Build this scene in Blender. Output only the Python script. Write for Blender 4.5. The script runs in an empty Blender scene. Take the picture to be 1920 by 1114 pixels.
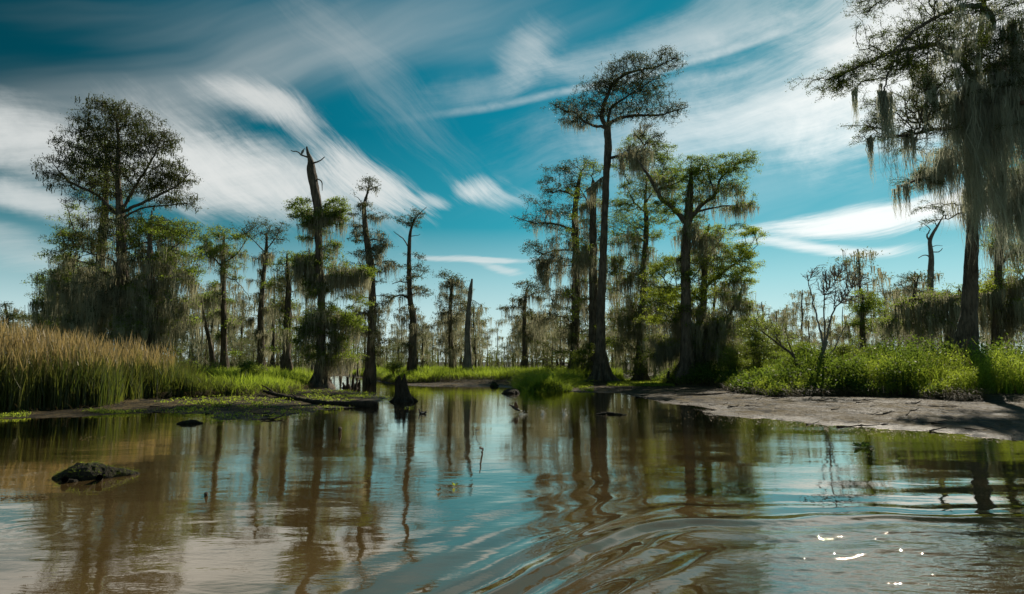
import bpy, math, random
import numpy as np
from mathutils import Vector

R = math.radians
scene = bpy.context.scene
COL = scene.collection

# ------------------------------------------------------------------ camera
F = 1250.0                      # focal length in pixels of the 1920 px wide photograph
CX, CY, HOR = 960.0, 557.0, 678.0
CAMZ = 1.8
PITCH = math.atan((HOR - CY) / F)
cam_d = bpy.data.cameras.new('camera')
cam = bpy.data.objects.new('camera', cam_d)
COL.objects.link(cam)
cam_d.sensor_width = 36.0
cam_d.lens = F / 1920.0 * 36.0
cam_d.clip_start = 0.1
cam_d.clip_end = 8000
cam.location = (0, 0, CAMZ)
cam.rotation_euler = (math.pi / 2 + PITCH, 0, 0)
scene.camera = cam

SUN_AZ, SUN_EL = R(31), R(33)   # azimuth measured from +Y towards +X
# ------------------------------------------------------------------ render look
scene.view_settings.view_transform = 'Standard'
scene.view_settings.look = 'None'
scene.view_settings.gamma = 1.0
scene.view_settings.exposure = 0.12
scene.cycles.max_bounces = 8
scene.cycles.transmission_bounces = 6
scene.cycles.transparent_max_bounces = 8

sp, cp = math.sin(PITCH), math.cos(PITCH)
def ray(px, py):
    x = (px - CX) / F; y = (CY - py) / F
    return np.array([x, cp - y * sp, sp + y * cp])
def at(px, py, D):              # world point at depth D (metres along +Y) on the sight line of a photo pixel
    d = ray(px, py); t = D / d[1]
    return np.array([d[0] * t, D, CAMZ + d[2] * t])
def gp(px, py, z=0.0):          # ground point
    d = ray(px, py); t = (z - CAMZ) / d[2]
    return np.array([d[0] * t, d[1] * t])

# ------------------------------------------------------------------ node expression helper
class E:
    """tiny wrapper: python arithmetic -> Math nodes"""
    nt = None
    def __init__(s, v): s.v = v
    @staticmethod
    def m(op, *a, clamp=False):
        n = E.nt.nodes.new('ShaderNodeMath'); n.operation = op; n.use_clamp = clamp
        for i, x in enumerate(a):
            if isinstance(x, E): E.nt.links.new(x.v, n.inputs[i])
            else: n.inputs[i].default_value = float(x)
        return E(n.outputs[0])
    def __add__(s, o): return E.m('ADD', s, o)
    def __radd__(s, o): return E.m('ADD', o, s)
    def __sub__(s, o): return E.m('SUBTRACT', s, o)
    def __rsub__(s, o): return E.m('SUBTRACT', o, s)
    def __mul__(s, o): return E.m('MULTIPLY', s, o)
    def __rmul__(s, o): return E.m('MULTIPLY', o, s)
    def __truediv__(s, o): return E.m('DIVIDE', s, o)
    def pw(s, o): return E.m('POWER', s, o)
    def mx(s, o): return E.m('MAXIMUM', s, o)
    def mn(s, o): return E.m('MINIMUM', s, o)
def mrange(x, a, b, lo=0.0, hi=1.0, smooth=True):
    n = E.nt.nodes.new('ShaderNodeMapRange'); n.interpolation_type = 'SMOOTHSTEP' if smooth else 'LINEAR'
    n.inputs['From Min'].default_value = a; n.inputs['From Max'].default_value = b
    n.inputs['To Min'].default_value = lo; n.inputs['To Max'].default_value = hi
    E.nt.links.new(x.v, n.inputs['Value']); return E(n.outputs['Result'])
def comb(x, y, z=0.0):
    n = E.nt.nodes.new('ShaderNodeCombineXYZ')
    for i, a in enumerate((x, y, z)):
        if isinstance(a, E): E.nt.links.new(a.v, n.inputs[i])
        else: n.inputs[i].default_value = a
    return n.outputs[0]
def noise(vec, scale, detail=5, rough=0.55, dist=0.0):
    n = E.nt.nodes.new('ShaderNodeTexNoise')
    n.inputs['Scale'].default_value = scale; n.inputs['Detail'].default_value = detail
    n.inputs['Roughness'].default_value = rough; n.inputs['Distortion'].default_value = dist
    if vec is not None: E.nt.links.new(vec, n.inputs['Vector'])
    return E(n.outputs['Fac'])
def mixc(f, a, b, mode='MIX'):
    n = E.nt.nodes.new('ShaderNodeMix'); n.data_type = 'RGBA'; n.blend_type = mode
    def put(s, x):
        if isinstance(x, E): E.nt.links.new(x.v, s)
        elif isinstance(x, (tuple, list)): s.default_value = (*x[:3], 1.0)
        elif isinstance(x, (int, float)): s.default_value = x
        else: E.nt.links.new(x, s)
    put(n.inputs[0], f); put(n.inputs[6], a); put(n.inputs[7], b)
    return n.outputs[2]

# ------------------------------------------------------------------ world: physical sky with cirrus
world = bpy.data.worlds.new('World'); scene.world = world; world.use_nodes = True
nt = world.node_tree; E.nt = nt
for n in list(nt.nodes): nt.nodes.remove(n)
out = nt.nodes.new('ShaderNodeOutputWorld'); bg = nt.nodes.new('ShaderNodeBackground')
nt.links.new(bg.outputs[0], out.inputs[0])
sky = nt.nodes.new('ShaderNodeTexSky'); sky.sky_type = 'NISHITA'; sky.sun_disc = False
sky.sun_elevation = SUN_EL; sky.sun_rotation = SUN_AZ
sky.air_density = 1.0; sky.dust_density = 0.6; sky.ozone_density = 2.0; sky.altitude = 0
tc = nt.nodes.new('ShaderNodeTexCoord'); sx = nt.nodes.new('ShaderNodeSeparateXYZ')
nt.links.new(tc.outputs['Generated'], sx.inputs[0])
dx, dy, dz = E(sx.outputs[0]), E(sx.outputs[1]), E(sx.outputs[2])
az = E.m('ARCTAN2', dx, dy); el = E.m('ARCSINE', E.m('ABSOLUTE', dz))
def azel(px, py):
    d = ray(px, py); d = d / np.linalg.norm(d)
    return math.atan2(d[0], d[1]), math.asin(d[2])
# slow warp so that fibres flow
w1 = (noise(comb(az, el * 1.5), 2.6, 2) - 0.5) * 0.10; w2 = (noise(comb(az + 7.3, el * 1.5), 2.6, 2) - 0.5) * 0.10
azw, elw = az + w1, el + w2
def fib(theta, along, across, ox=0.0, det=5, rough=0.6, dist=0.0):
    c, s = math.cos(theta), math.sin(theta)
    u = azw * c + elw * s; v = elw * c - azw * s
    return noise(comb(u * along + ox, v * across), 1.0, det, rough, dist)
fA = fib(R(-36), 7, 62, 0, 6, .72)        # hairs falling to the right
fB = fib(R(12), 5, 55, 3.0, 6, .72)        # hairs rising to the right
fD = noise(comb(azw + w2 * 3.0, elw * 1.7), 8.0, 6, 0.66)
fB2 = fib(R(22), 1.3, 11, 5.0, 4, .6)
AR = 1.0 / F
def blob(px, py, rx, ry, ang):
    a0, e0 = azel(px, py)
    sc = math.cos(a0)
    c, s = math.cos(R(ang)), math.sin(R(ang))
    da, de = azw - a0, elw - e0
    u = (da * c + de * s) * (1.0 / (rx * AR * sc * sc)); v = (de * c - da * s) * (1.0 / (ry * AR * sc))
    r = E.m('SQRT', u * u + v * v)
    return mrange(r, 1.5, 0.0)
def dens(mask, fibre, lo, hi):             # fibre noise eats into the soft mask
    t = mask * 1.28 + (fibre - 0.5) * (mask.pw(.5) * (1.3 - mask * .7) * 3.0)
    return mrange(t, lo, hi * 1.22)
total = None
def addc(d, k):
    global total
    d = d * k
    total = d if total is None else (1.0 - (1.0 - total) * (1.0 - d.mn(1.0)))
fBD = fB * .38 + fD * .62; fAD = fA * .45 + fD * .55
CL = [  # px, py, rx, ry, angle, fibre, lo, hi, strength
 (40, 270, 330, 85, -3, fBD, .14, 1.2, .88),
 (340, 285, 190, 95, -24, fAD, .14, 1.2, .9),
 (500, 345, 290, 80, -10, fAD, .14, 1.15, .93),
 (690, 345, 130, 48, -24, fA, .15, 1., .85),
 (60, 380, 240, 40, -8, fBD, .15, 1.1, .75),
 (475, 200, 150, 38, -14, fAD, .12, 1.1, .9),
 (560, 245, 150, 40, -38, fA, .2, 1.3, .45),
 (890, 350, 66, 30, 12, fA, .30, 1.9, 1.0),
 (925, 366, 110, 28, -16, fA, .30, 2.0, .9),
 (802, 372, 36, 18, -20, fA, .2, 1.2, .55),
 (1770, 60, 380, 210, 12, fBD, .0, 1.0, .97),
 (1560, 140, 440, 150, 12, fBD, .05, 1.5, .62),
 (1380, 230, 460, 95, 5, fBD, .05, 1.4, .50),
 (1640, 408, 290, 32, 8, fB, .12, 1.0, .95),
 (1540, 470, 200, 18, -3, fB, .15, 1.1, .8),
 (1850, 370, 180, 60, 4, fBD, .1, 1., .85),
 (995, 105, 85, 60, 50, fAD, .18, 1.5, .6),
 (930, 170, 190, 35, 14, fBD, .1, 1.6, .32),
 (1280, 60, 380, 60, 14, fBD, .1, 1.3, .45),
 (890, 474, 130, 7, -1, fB, .1, .9, .6),
 (925, 492, 55, 12, -14, fB, .15, 1.1, .5),
 (330, 170, 480, 80, 15, fB2, .0, 1.5, .28),
 (640, 80, 560, 90, 6, fB2, .05, 1.5, .28),
 (680, 140, 270, 60, -38, fA, .12, 1.5, .20),
 (60, 470, 260, 40, -12, fB, .15, 1.4, .40),
 (1350, 360, 480, 130, 0, fB2, .2, 1.8, .28),
]
for c in CL:
    addc(dens(blob(*c[:5]), c[5], c[6], c[7]), c[8])
# contrail-like streaks
for (p0, p1, w, k) in (((690, 235), (1560, 20), 7, .5), ((1180, 160), (1640, 80), 11, .35), ((1100, 140), (1650, -50), 20, .28)):
    a0, e0 = azel(*p0); a1, e1 = azel(*p1)
    L = math.hypot(a1 - a0, e1 - e0); ca, sa = (a1 - a0) / L, (e1 - e0) / L
    azq, elq = az + w1 * 0.25, el + w2 * 0.25
    u = ((azq - a0) * ca + (elq - e0) * sa) * (1 / L); v = ((elq - e0) * ca - (azq - a0) * sa) * (1 / (w * AR))
    mk = mrange(E.m('ABSOLUTE', v), 1.6, 0.0) * mrange(u, -0.05, 0.45) * mrange(u, 1.2, 0.8)
    addc(mk * mrange(fD, .15, .75), k)
gen = mrange(fB2, .35, .95) * mrange(el, 0.50, 0.85)      # thin cirrus over the rest of the dome
addc(gen, .5)
total = total * mrange(el, 0.0, 0.12)
cr = nt.nodes.new('ShaderNodeValToRGB'); ramp = cr.color_ramp
stops = [(0.0, (.70, .80, .77)), (.05, (.60, .75, .76)), (.12, (.32, .56, .61)), (.20, (.025, .285, .375)), (.33, (.000, .165, .245)), (.55, (.000, .105, .165)), (1.0, (.01, .10, .17))]
ramp.elements[0].position = 0; ramp.elements[1].position = 1
for i, (p, c) in enumerate(stops):
    e = ramp.elements[0] if i == 0 else ramp.elements[-1] if i == len(stops) - 1 else ramp.elements.new(p)
    e.color = (*c, 1)
nt.links.new(el.v, cr.inputs[0])
gr = nt.nodes.new('ShaderNodeVectorMath'); gr.operation = 'SCALE'; nt.links.new(cr.outputs[0], gr.inputs[0]); gr.inputs['Scale'].default_value = 10.0
skt = mixc(1.0, sky.outputs[0], (.12, .85, .80), 'MULTIPLY')
skc = mixc(.92, skt, gr.outputs[0])
sd = Vector((math.sin(SUN_AZ) * math.cos(SUN_EL), math.cos(SUN_AZ) * math.cos(SUN_EL), math.sin(SUN_EL)))
cosun = dx * sd[0] + dy * sd[1] + dz * sd[2]
deep = mrange(cosun, 0.45, 0.98, 0.34, 1.3)           # deep polarised blue away from the sun
deep = deep + (1.0 - deep) * mrange(el, .30, 0.0)
sk2 = nt.nodes.new('ShaderNodeVectorMath'); sk2.operation = 'SCALE'
nt.links.new(skc, sk2.inputs[0]); nt.links.new(deep.v, sk2.inputs['Scale'])
cb = mrange(cosun, 0.70, 0.97, 7.2, 10.0) * mrange(el, .55, .25, .75, 1.0)
cw = nt.nodes.new('ShaderNodeVectorMath'); cw.operation = 'SCALE'; cw.inputs[0].default_value = (0.97, 1.0, 0.98)
nt.links.new(cb.v, cw.inputs['Scale'])
final = mixc(total, sk2.outputs[0], cw.outputs[0])
nt.links.new(final, bg.inputs['Color'])
bg.inputs['Strength'].default_value = 0.10

# ------------------------------------------------------------------ sun
sd_l = bpy.data.lights.new('sun', 'SUN'); sun = bpy.data.objects.new('sun', sd_l); COL.objects.link(sun)
sd_l.energy = 5.0; sd_l.angle = R(0.53); sd_l.color = (1.0, 0.90, 0.74)
sun.rotation_euler = (-sd).to_track_quat('-Z', 'Y').to_euler()
sun.location = (30, 40, 60)

# ------------------------------------------------------------------ mesh helpers
rs = np.random.RandomState(7)
def tag(o, label=None, cat=None, group=None, kind=None):
    if label: o['label'] = label
    if cat: o['category'] = cat
    if group: o['group'] = group
    if kind: o['kind'] = kind
    return o
def empty(name, loc, rz=0.0):
    o = bpy.data.objects.new(name, None); COL.objects.link(o); o.location = tuple(loc); o.rotation_euler = (0, 0, rz)
    o.empty_display_size = 0.3
    return o
def mesh(name, V, faces, mat, parent=None, smooth=False, var=None, loc=None):
    """faces: list of int arrays (N,k)"""
    V = np.asarray(V, dtype=np.float32)
    if parent is not None: V = V - np.array(parent['_o'], dtype=np.float32)
    me = bpy.data.meshes.new(name)
    faces = [np.asarray(f, dtype=np.int32) for f in faces if len(f)]
    me.vertices.add(len(V)); me.vertices.foreach_set('co', V.ravel())
    tot = sum(f.size for f in faces); nf = sum(len(f) for f in faces)
    me.loops.add(tot); me.loops.foreach_set('vertex_index', np.concatenate([f.ravel() for f in faces]))
    me.polygons.add(nf)
    sizes = np.concatenate([np.full(len(f), f.shape[1], dtype=np.int32) for f in faces])
    starts = np.concatenate([[0], np.cumsum(sizes)[:-1]]).astype(np.int32)
    me.polygons.foreach_set('loop_start', starts)
    me.polygons.foreach_set('use_smooth', np.full(nf, smooth, dtype=bool))
    me.update(calc_edges=True)
    if var is not None:
        a = me.attributes.new('var', 'FLOAT', 'POINT'); a.data.foreach_set('value', np.asarray(var, dtype=np.float32))
    me.materials.append(mat)
    o = bpy.data.objects.new(name, me); COL.objects.link(o)
    if parent is not None: o.parent = parent
    return o
class Buf:
    def __init__(s): s.V = []; s.F = {}; s.n = 0; s.A = []
    def add(s, V, Fs, var=None):
        V = np.asarray(V, dtype=np.float64)
        if not isinstance(Fs, list): Fs = [Fs]
        for f in Fs:
            f = np.asarray(f)
            if len(f): s.F.setdefault(f.shape[1], []).append(f + s.n)
        s.V.append(V); s.n += len(V)
        s.A.append(np.full(len(V), 0.5) if var is None else np.asarray(var))
    def build(s, name, mat, parent=None, smooth=False):
        return mesh(name, np.concatenate(s.V), [np.concatenate(v) for v in s.F.values()], mat, parent, smooth, np.concatenate(s.A))
def root(name, p, label, cat, group=None):
    o = empty(name, p); o['_o'] = [float(p[0]), float(p[1]), float(p[2])]
    tag(o, label, cat, group); return o

def hashn(ix, iy, seed):
    h = (ix * 374761393 + iy * 668265263 + seed * 1442695041) & 0xffffffff
    h = ((h ^ (h >> 13)) * 1274126177) & 0xffffffff
    return ((h ^ (h >> 16)) & 0xffff) / 65535.0
def vnoise(x, y, seed=0):
    x = np.asarray(x, dtype=np.float64); y = np.asarray(y, dtype=np.float64)
    ix = np.floor(x).astype(np.int64); iy = np.floor(y).astype(np.int64)
    fx = x - ix; fy = y - iy; fx = fx * fx * (3 - 2 * fx); fy = fy * fy * (3 - 2 * fy)
    a = hashn(ix, iy, seed); b = hashn(ix + 1, iy, seed); c = hashn(ix, iy + 1, seed); d = hashn(ix + 1, iy + 1, seed)
    return (a * (1 - fx) + b * fx) * (1 - fy) + (c * (1 - fx) + d * fx) * fy
def fbm(x, y, seed=0, oct=4):
    s = 0; a = 0.5; t = 0
    for i in range(oct):
        s = s + a * vnoise(x * 2 ** i, y * 2 ** i, seed + i * 17); t += a; a *= 0.5
    return s / t

# ------------------------------------------------------------------ materials
def new_mat(name):
    m = bpy.data.materials.new(name); m.use_nodes = True
    E.nt = m.node_tree
    b = m.node_tree.nodes['Principled BSDF']
    return m, b
def objc():
    n = E.nt.nodes.new('ShaderNodeTexCoord'); return n.outputs['Object']
def geo():
    n = E.nt.nodes.new('ShaderNodeNewGeometry'); return n.outputs['Position']
def mapv(vec, sc):
    n = E.nt.nodes.new('ShaderNodeMapping'); n.inputs['Scale'].default_value = sc; E.nt.links.new(vec, n.inputs[0]); return n.outputs[0]
def attr():
    n = E.nt.nodes.new('ShaderNodeAttribute'); n.attribute_name = 'var'; return E(n.outputs['Fac'])
def bump(h, strength, dist, b):
    n = E.nt.nodes.new('ShaderNodeBump'); n.inputs['Strength'].default_value = strength; n.inputs['Distance'].default_value = dist
    E.nt.links.new(h.v, n.inputs['Height']); E.nt.links.new(n.outputs[0], b.inputs['Normal']); return n
def leaf_mat(name, dark, light, trans, tmix=0.45, rough=0.5, scale=0.6):
    m, b = new_mat(name)
    v = attr(); nz = noise(geo(), scale, 3)
    f = mrange(v * 0.55 + nz * 0.9, 0.35, 1.05)
    c = mixc(f, dark, light)
    E.nt.links.new(c, b.inputs['Base Color']); b.inputs['Roughness'].default_value = rough
    b.inputs['Specular IOR Level'].default_value = 0.16
    t = E.nt.nodes.new('ShaderNodeBsdfTranslucent')
    tc2 = mixc(f, tuple(x * 0.6 for x in trans), trans)
    E.nt.links.new(tc2, t.inputs['Color'])
    mx = E.nt.nodes.new('ShaderNodeMixShader'); mx.inputs[0].default_value = tmix
    E.nt.links.new(b.outputs[0], mx.inputs[1]); E.nt.links.new(t.outputs[0], mx.inputs[2])
    o = [n for n in E.nt.nodes if n.type == 'OUTPUT_MATERIAL'][0]
    E.nt.links.new(mx.outputs[0], o.inputs['Surface'])
    return m
M = {}
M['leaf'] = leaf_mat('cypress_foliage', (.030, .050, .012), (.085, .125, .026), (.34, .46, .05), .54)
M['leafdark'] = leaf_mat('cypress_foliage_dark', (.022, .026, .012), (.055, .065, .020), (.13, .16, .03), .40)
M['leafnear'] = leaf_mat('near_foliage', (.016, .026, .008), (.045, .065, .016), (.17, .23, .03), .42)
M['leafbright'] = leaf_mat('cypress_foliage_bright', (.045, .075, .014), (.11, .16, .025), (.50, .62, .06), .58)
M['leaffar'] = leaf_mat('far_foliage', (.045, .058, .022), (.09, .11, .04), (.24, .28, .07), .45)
M['moss'] = leaf_mat('spanish_moss', (.15, .145, .10), (.36, .345, .24), (.50, .48, .30), .5, .8, 1.2)
M['mossgrey'] = leaf_mat('spanish_moss_grey', (.20, .21, .16), (.50, .52, .42), (.62, .63, .46), .5, .8, 1.2)
M['grass'] = leaf_mat('marsh_grass', (.045, .075, .012), (.13, .19, .025), (.50, .66, .06), .52, .55)
M['cover'] = leaf_mat('ground_cover_leaf', (.03, .055, .012), (.12, .17, .03), (.54, .68, .07), .5, .55)
M['coverdark'] = leaf_mat('broadleaf_weed', (.018, .036, .010), (.06, .10, .022), (.24, .36, .04), .42, .6)
M['shrub'] = leaf_mat('shrub_leaf', (.04, .07, .012), (.12, .17, .03), (.36, .46, .06), .48, .4)
M['straw'] = leaf_mat('dry_grass', (.07, .05, .022), (.20, .15, .07), (.22, .16, .07), .35, .6)
M['litter'] = leaf_mat('litter', (.014, .010, .006), (.07, .052, .028), (.05, .04, .02), .15, .7)
def reed_mat():
    m, b = new_mat('reed')
    nd = E.nt.nodes.new('ShaderNodeSeparateXYZ'); E.nt.links.new(geo(), nd.inputs[0])
    z = E(nd.outputs[2]); v = attr(); nz = noise(geo(), .5, 3)
    f = mrange(z + v * 1.7 + nz * 1.2, 3.15, 4.3)
    c = mixc(f, mixc(v, (.030, .045, .010), (.075, .085, .018)), mixc(v, (.17, .13, .05), (.36, .28, .13)))
    tcol = mixc(f, mixc(v, (.09, .14, .02), (.24, .26, .035)), (.42, .31, .12))
    E.nt.links.new(c, b.inputs['Base Color']); b.inputs['Roughness'].default_value = .5
    t = E.nt.nodes.new('ShaderNodeBsdfTranslucent'); E.nt.links.new(tcol, t.inputs['Color'])
    mx = E.nt.nodes.new('ShaderNodeMixShader'); mx.inputs[0].default_value = .45
    E.nt.links.new(b.outputs[0], mx.inputs[1]); E.nt.links.new(t.outputs[0], mx.inputs[2])
    o = [n for n in E.nt.nodes if n.type == 'OUTPUT_MATERIAL'][0]; E.nt.links.new(mx.outputs[0], o.inputs['Surface'])
    return m
M['reed'] = reed_mat()
def bark(name, dark, light, sc=1.0, moss=None):
    m, b = new_mat(name)
    p = geo(); st = noise(mapv(p, (9 * sc, 9 * sc, 1.3 * sc)), 1.0, 6, .65, .6); bl = noise(p, 1.4 * sc, 4)
    c = mixc(mrange(st * .8 + bl * .4, .35, .85), dark, light)
    if moss: c = mixc(mrange(noise(p, 2.3, 5), .5, .66), c, moss)
    E.nt.links.new(c, b.inputs['Base Color']); b.inputs['Roughness'].default_value = .85
    b.inputs['Specular IOR Level'].default_value = .25
    bump(st, 1.0, .12, b)
    return m
M['bark'] = bark('cypress_bark', (.030, .022, .015), (.20, .155, .11))
M['barkdark'] = bark('dark_bark', (.030, .022, .015), (.13, .095, .065))  # darker bark tone for the distant trees
M['deadwood'] = bark('grey_deadwood', (.09, .075, .058), (.36, .31, .25))
M['stump'] = bark('stump_wood', (.022, .016, .011), (.085, .062, .042), 2.0)
M['mosslog'] = bark('mossy_log', (.014, .011, .008), (.05, .04, .025), 3.0, (.06, .065, .015))

def ground_mat():
    m, b = new_mat('marsh_ground')
    v = attr(); p = geo()       # var: 0 mud .. 1 vegetated soil
    n1 = noise(mapv(p, (.9, .45, 1)), .9, 6, .65, .4); n2 = noise(p, 7.0, 5, .65); n3 = noise(p, 38.0, 3, .6)
    pat = mrange(n1 * .75 + n2 * .45 + n3 * .25, .60, .84)
    mud = mixc(pat, (.028, .020, .009), (.150, .112, .054))
    mud = mixc(mrange(noise(mapv(p, (1.1, .40, 1)), 1.6, 6, .72), .49, .56), mud, (.030, .025, .017))
    leaf = mixc(mrange(noise(p, 55.0, 2), .66, .70), mud, (.34, .30, .16))
    c = mixc(mrange(v, .25, .75), leaf, mixc(n2, (.03, .025, .014), (.07, .065, .028)))
    nd = E.nt.nodes.new('ShaderNodeSeparateXYZ'); E.nt.links.new(p, nd.inputs[0])
    wet = mrange(E(nd.outputs[2]), .0, .055, 1, 0)
    c = mixc(wet * .62, c, (.035, .026, .016))
    E.nt.links.new(c, b.inputs['Base Color'])
    rg = mrange(n2 * .6 + n1 * .5 - wet * .22, .36, .70, .50, .95)
    E.nt.links.new(rg.v, b.inputs['Roughness']); b.inputs['Specular IOR Level'].default_value = .12
    bump(n2 * .6 + n3 * .55 + n1 * .3, 1.0, .12, b)
    return m
M['ground'] = ground_mat()
def water_mat():
    m, b = new_mat('muddy_water')
    p = geo()
    nz = noise(mapv(p, (.16, .35, 1)), 1.0, 4, .5, .8)
    c = mixc(mrange(nz, .35, .65), (.085, .052, .018), (.125, .082, .032))
    E.nt.links.new(c, b.inputs['Base Color']); b.inputs['Specular IOR Level'].default_value = 0.0; b.inputs['Roughness'].default_value = 1.0
    nd = E.nt.nodes.new('ShaderNodeSeparateXYZ'); E.nt.links.new(p, nd.inputs[0])
    X, Y = E(nd.outputs[0]), E(nd.outputs[1])
    r1 = noise(mapv(p, (1.0, 2.4, 1)), 1.6, 3, .5, .5)       # slow
    r2 = noise(mapv(p, (1.0, 1.9, 1)), 9.0, 3, .55, .3)        # ripples
    calm = mrange(noise(mapv(p, (.10, .30, 1)), 1.0, 3, .5), .38, .62)
    far = mrange(Y, 8.0, 16.0)                                    # breeze ripples beyond the sheltered foreground
    ch = attr(); r3 = noise(mapv(p, (.8, 1.5, 1)), 12.0, 3, .6); band = mrange(noise(mapv(p, (.25, .8, 1)), 1.0, 2, .5), .42, .60)
    h = r1 * .0024 + r2 * (.0003 + .0006 * far * (0.15 + calm) + .0006 * band) + r3 * ch * .0048
    n = E.nt.nodes.new('ShaderNodeBump'); n.inputs['Strength'].default_value = 1.0; n.inputs['Distance'].default_value = 1.0
    E.nt.links.new(h.v, n.inputs['Height']); E.nt.links.new(n.outputs[0], b.inputs['Normal'])
    gl = E.nt.nodes.new('ShaderNodeBsdfGlossy'); gl.inputs['Color'].default_value = (1.0, .92, .82, 1); E.nt.links.new(n.outputs[0], gl.inputs['Normal'])
    E.nt.links.new((ch * .022 + .008).v, gl.inputs['Roughness'])
    fr = E.nt.nodes.new('ShaderNodeFresnel'); fr.inputs['IOR'].default_value = 1.60; E.nt.links.new(n.outputs[0], fr.inputs['Normal'])
    mx = E.nt.nodes.new('ShaderNodeMixShader'); E.nt.links.new(mrange(E(fr.outputs[0]), 0.0, .62, .01, 1.0, False).v, mx.inputs[0])
    E.nt.links.new(b.outputs[0], mx.inputs[1]); E.nt.links.new(gl.outputs[0], mx.inputs[2])
    o = [q for q in E.nt.nodes if q.type == 'OUTPUT_MATERIAL'][0]; E.nt.links.new(mx.outputs[0], o.inputs['Surface'])
    return m
M['water'] = water_mat()
def plain(name, col, rough=.6, col2=None, sc=8, spec=.4):
    m, b = new_mat(name)
    c = mixc(noise(geo(), sc, 4), col, col2 or tuple(x * .55 for x in col))
    E.nt.links.new(c, b.inputs['Base Color']); b.inputs['Roughness'].default_value = rough; b.inputs['Specular IOR Level'].default_value = spec
    return m

# ------------------------------------------------------------------ shoreline
W_PX = [(-900,796),(-300,789),(0,785),(130,782),(244,776),(300,775),(385,778),(410,787),(500,787),(540,778),(600,774),
        (620,768),(658,764),(700,762),(712,751),(718,742),(690,738),(640,732),(612,727),(606,716),(604,708),(640,705),(680,710),(715,716),(735,719),(760,722),(785,724.5),
        (920,725),(955,727),(982,731),(1060,734),(1105,736),(1150,737),(1217,750),(1257,757),(1325,763),(1318,770),(1330,778),(1432,785),
        (1553,797),(1640,802),(1732,810),(1920,828),(2300,862),(3200,920)]
U_PX = [(-900,790),(-300,780),(0,773),(100,769),(200,764),(240,753),(300,748),(380,745),(470,742),(540,738),(570,731),(580,722),
        (592,713),(600,703),(640,700),(684,706),(718,713),(735,717),(793,717),(870,718),(960,718),(978,727),(1000,731),(1055,731),(1066,726),(1100,720),
        (1165,719),(1215,716),(1245,721),(1290,723),(1345,724),(1372,735),(1450,744),(1560,743),(1700,745),(1790,752),(1920,755),(2300,768),(3200,800)]
def poly(px, z):
    P = [gp(x, y, z) for x, y in px]
    P = [np.array([P[0][0], -60.0])] + P + [np.array([P[-1][0] + 20, P[-1][1] - 4]), np.array([P[-1][0] + 20, -60.0])]
    return np.array(P)
WP, UP = poly(W_PX, 0.0), poly(U_PX, 0.10)
def sdist(x, y, P):             # > 0 outside the polygon (land side)
    x = np.asarray(x, dtype=np.float64).ravel(); y = np.asarray(y, dtype=np.float64).ravel()
    d = np.full(x.shape, 1e9); ins = np.zeros(x.shape, bool)
    n = len(P)
    for i in range(n):
        a = P[i]; b = P[(i + 1) % n]; e = b - a
        t = np.clip(((x - a[0]) * e[0] + (y - a[1]) * e[1]) / (e @ e + 1e-12), 0, 1)
        d = np.minimum(d, np.hypot(x - a[0] - t * e[0], y - a[1] - t * e[1]))
        c = ((a[1] > y) != (b[1] > y)); ins ^= c & (x < (b[0] - a[0]) * (y - a[1]) / (b[1] - a[1] + 1e-12) + a[0])
    return np.where(ins, -d, d)
def ss(a, b, x): t = np.clip((x - a) / (b - a), 0, 1); return t * t * (3 - 2 * t)
def ground_z(x, y, full=False):
    x = np.asarray(x, float).ravel(); y = np.asarray(y, float).ravel()
    dw = sdist(x, y, WP) + (fbm(x * 1.3, y * .9, 3) - .5) * .9 * ss(8, 22, y) ; du = sdist(x, y, UP) + (fbm(x * 1.1, y * 1.1, 9) - .5) * .9
    x = x.ravel(); y = y.ravel()
    mud = np.where(dw < 0, np.maximum(dw * .14, -.6), np.minimum(dw * .035, .11)) + np.where(dw > -.6, (fbm(x * 2.2, y * 2.2, 5) - .5) * .070 + (fbm(x * 7, y * 7, 6, 2) - .5) * .035, 0)
    k = ss(-.15, .55, du)
    far = ss(60, 90, y)
    bank = .26 + .10 * fbm(x * .5, y * .5, 11) + .10 * ss(0, 5, du)
    # low spots: the weedy gap between the two right-hand trees and behind the snag
    low = ss(2.2, .6, np.hypot((x - 10.0) / 2.2, (y - 58) / 5.0)) * .85
    z = mud * (1 - k) + bank * (1 - low) * k + .02 * k
    z = np.where(k > 0.02, np.maximum(z, mud * (1 - k)), z)
    if full: return z, k, dw, du
    return z
def gz(x, y): return float(ground_z(np.array([x]), np.array([y]))[0])

NX, NY = 560, 720
tx = np.linspace(-5.75, 5.75, NX); gx = 10 * np.sinh(tx)
ty = np.linspace(-1.65, 5.75, NY); gy = 17 + 13 * np.sinh(ty)
GX, GY = np.meshgrid(gx, gy)
Z, K, DW, DU = ground_z(GX, GY, True)
V = np.stack([GX.ravel(), GY.ravel(), Z], 1)
idx = np.arange(NX * NY).reshape(NY, NX)
Q = np.stack([idx[:-1, :-1].ravel(), idx[:-1, 1:].ravel(), idx[1:, 1:].ravel(), idx[1:, :-1].ravel()], 1)
g = mesh('ground', V, [Q], M['ground'], smooth=True, var=K); tag(g, kind='structure')

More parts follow.
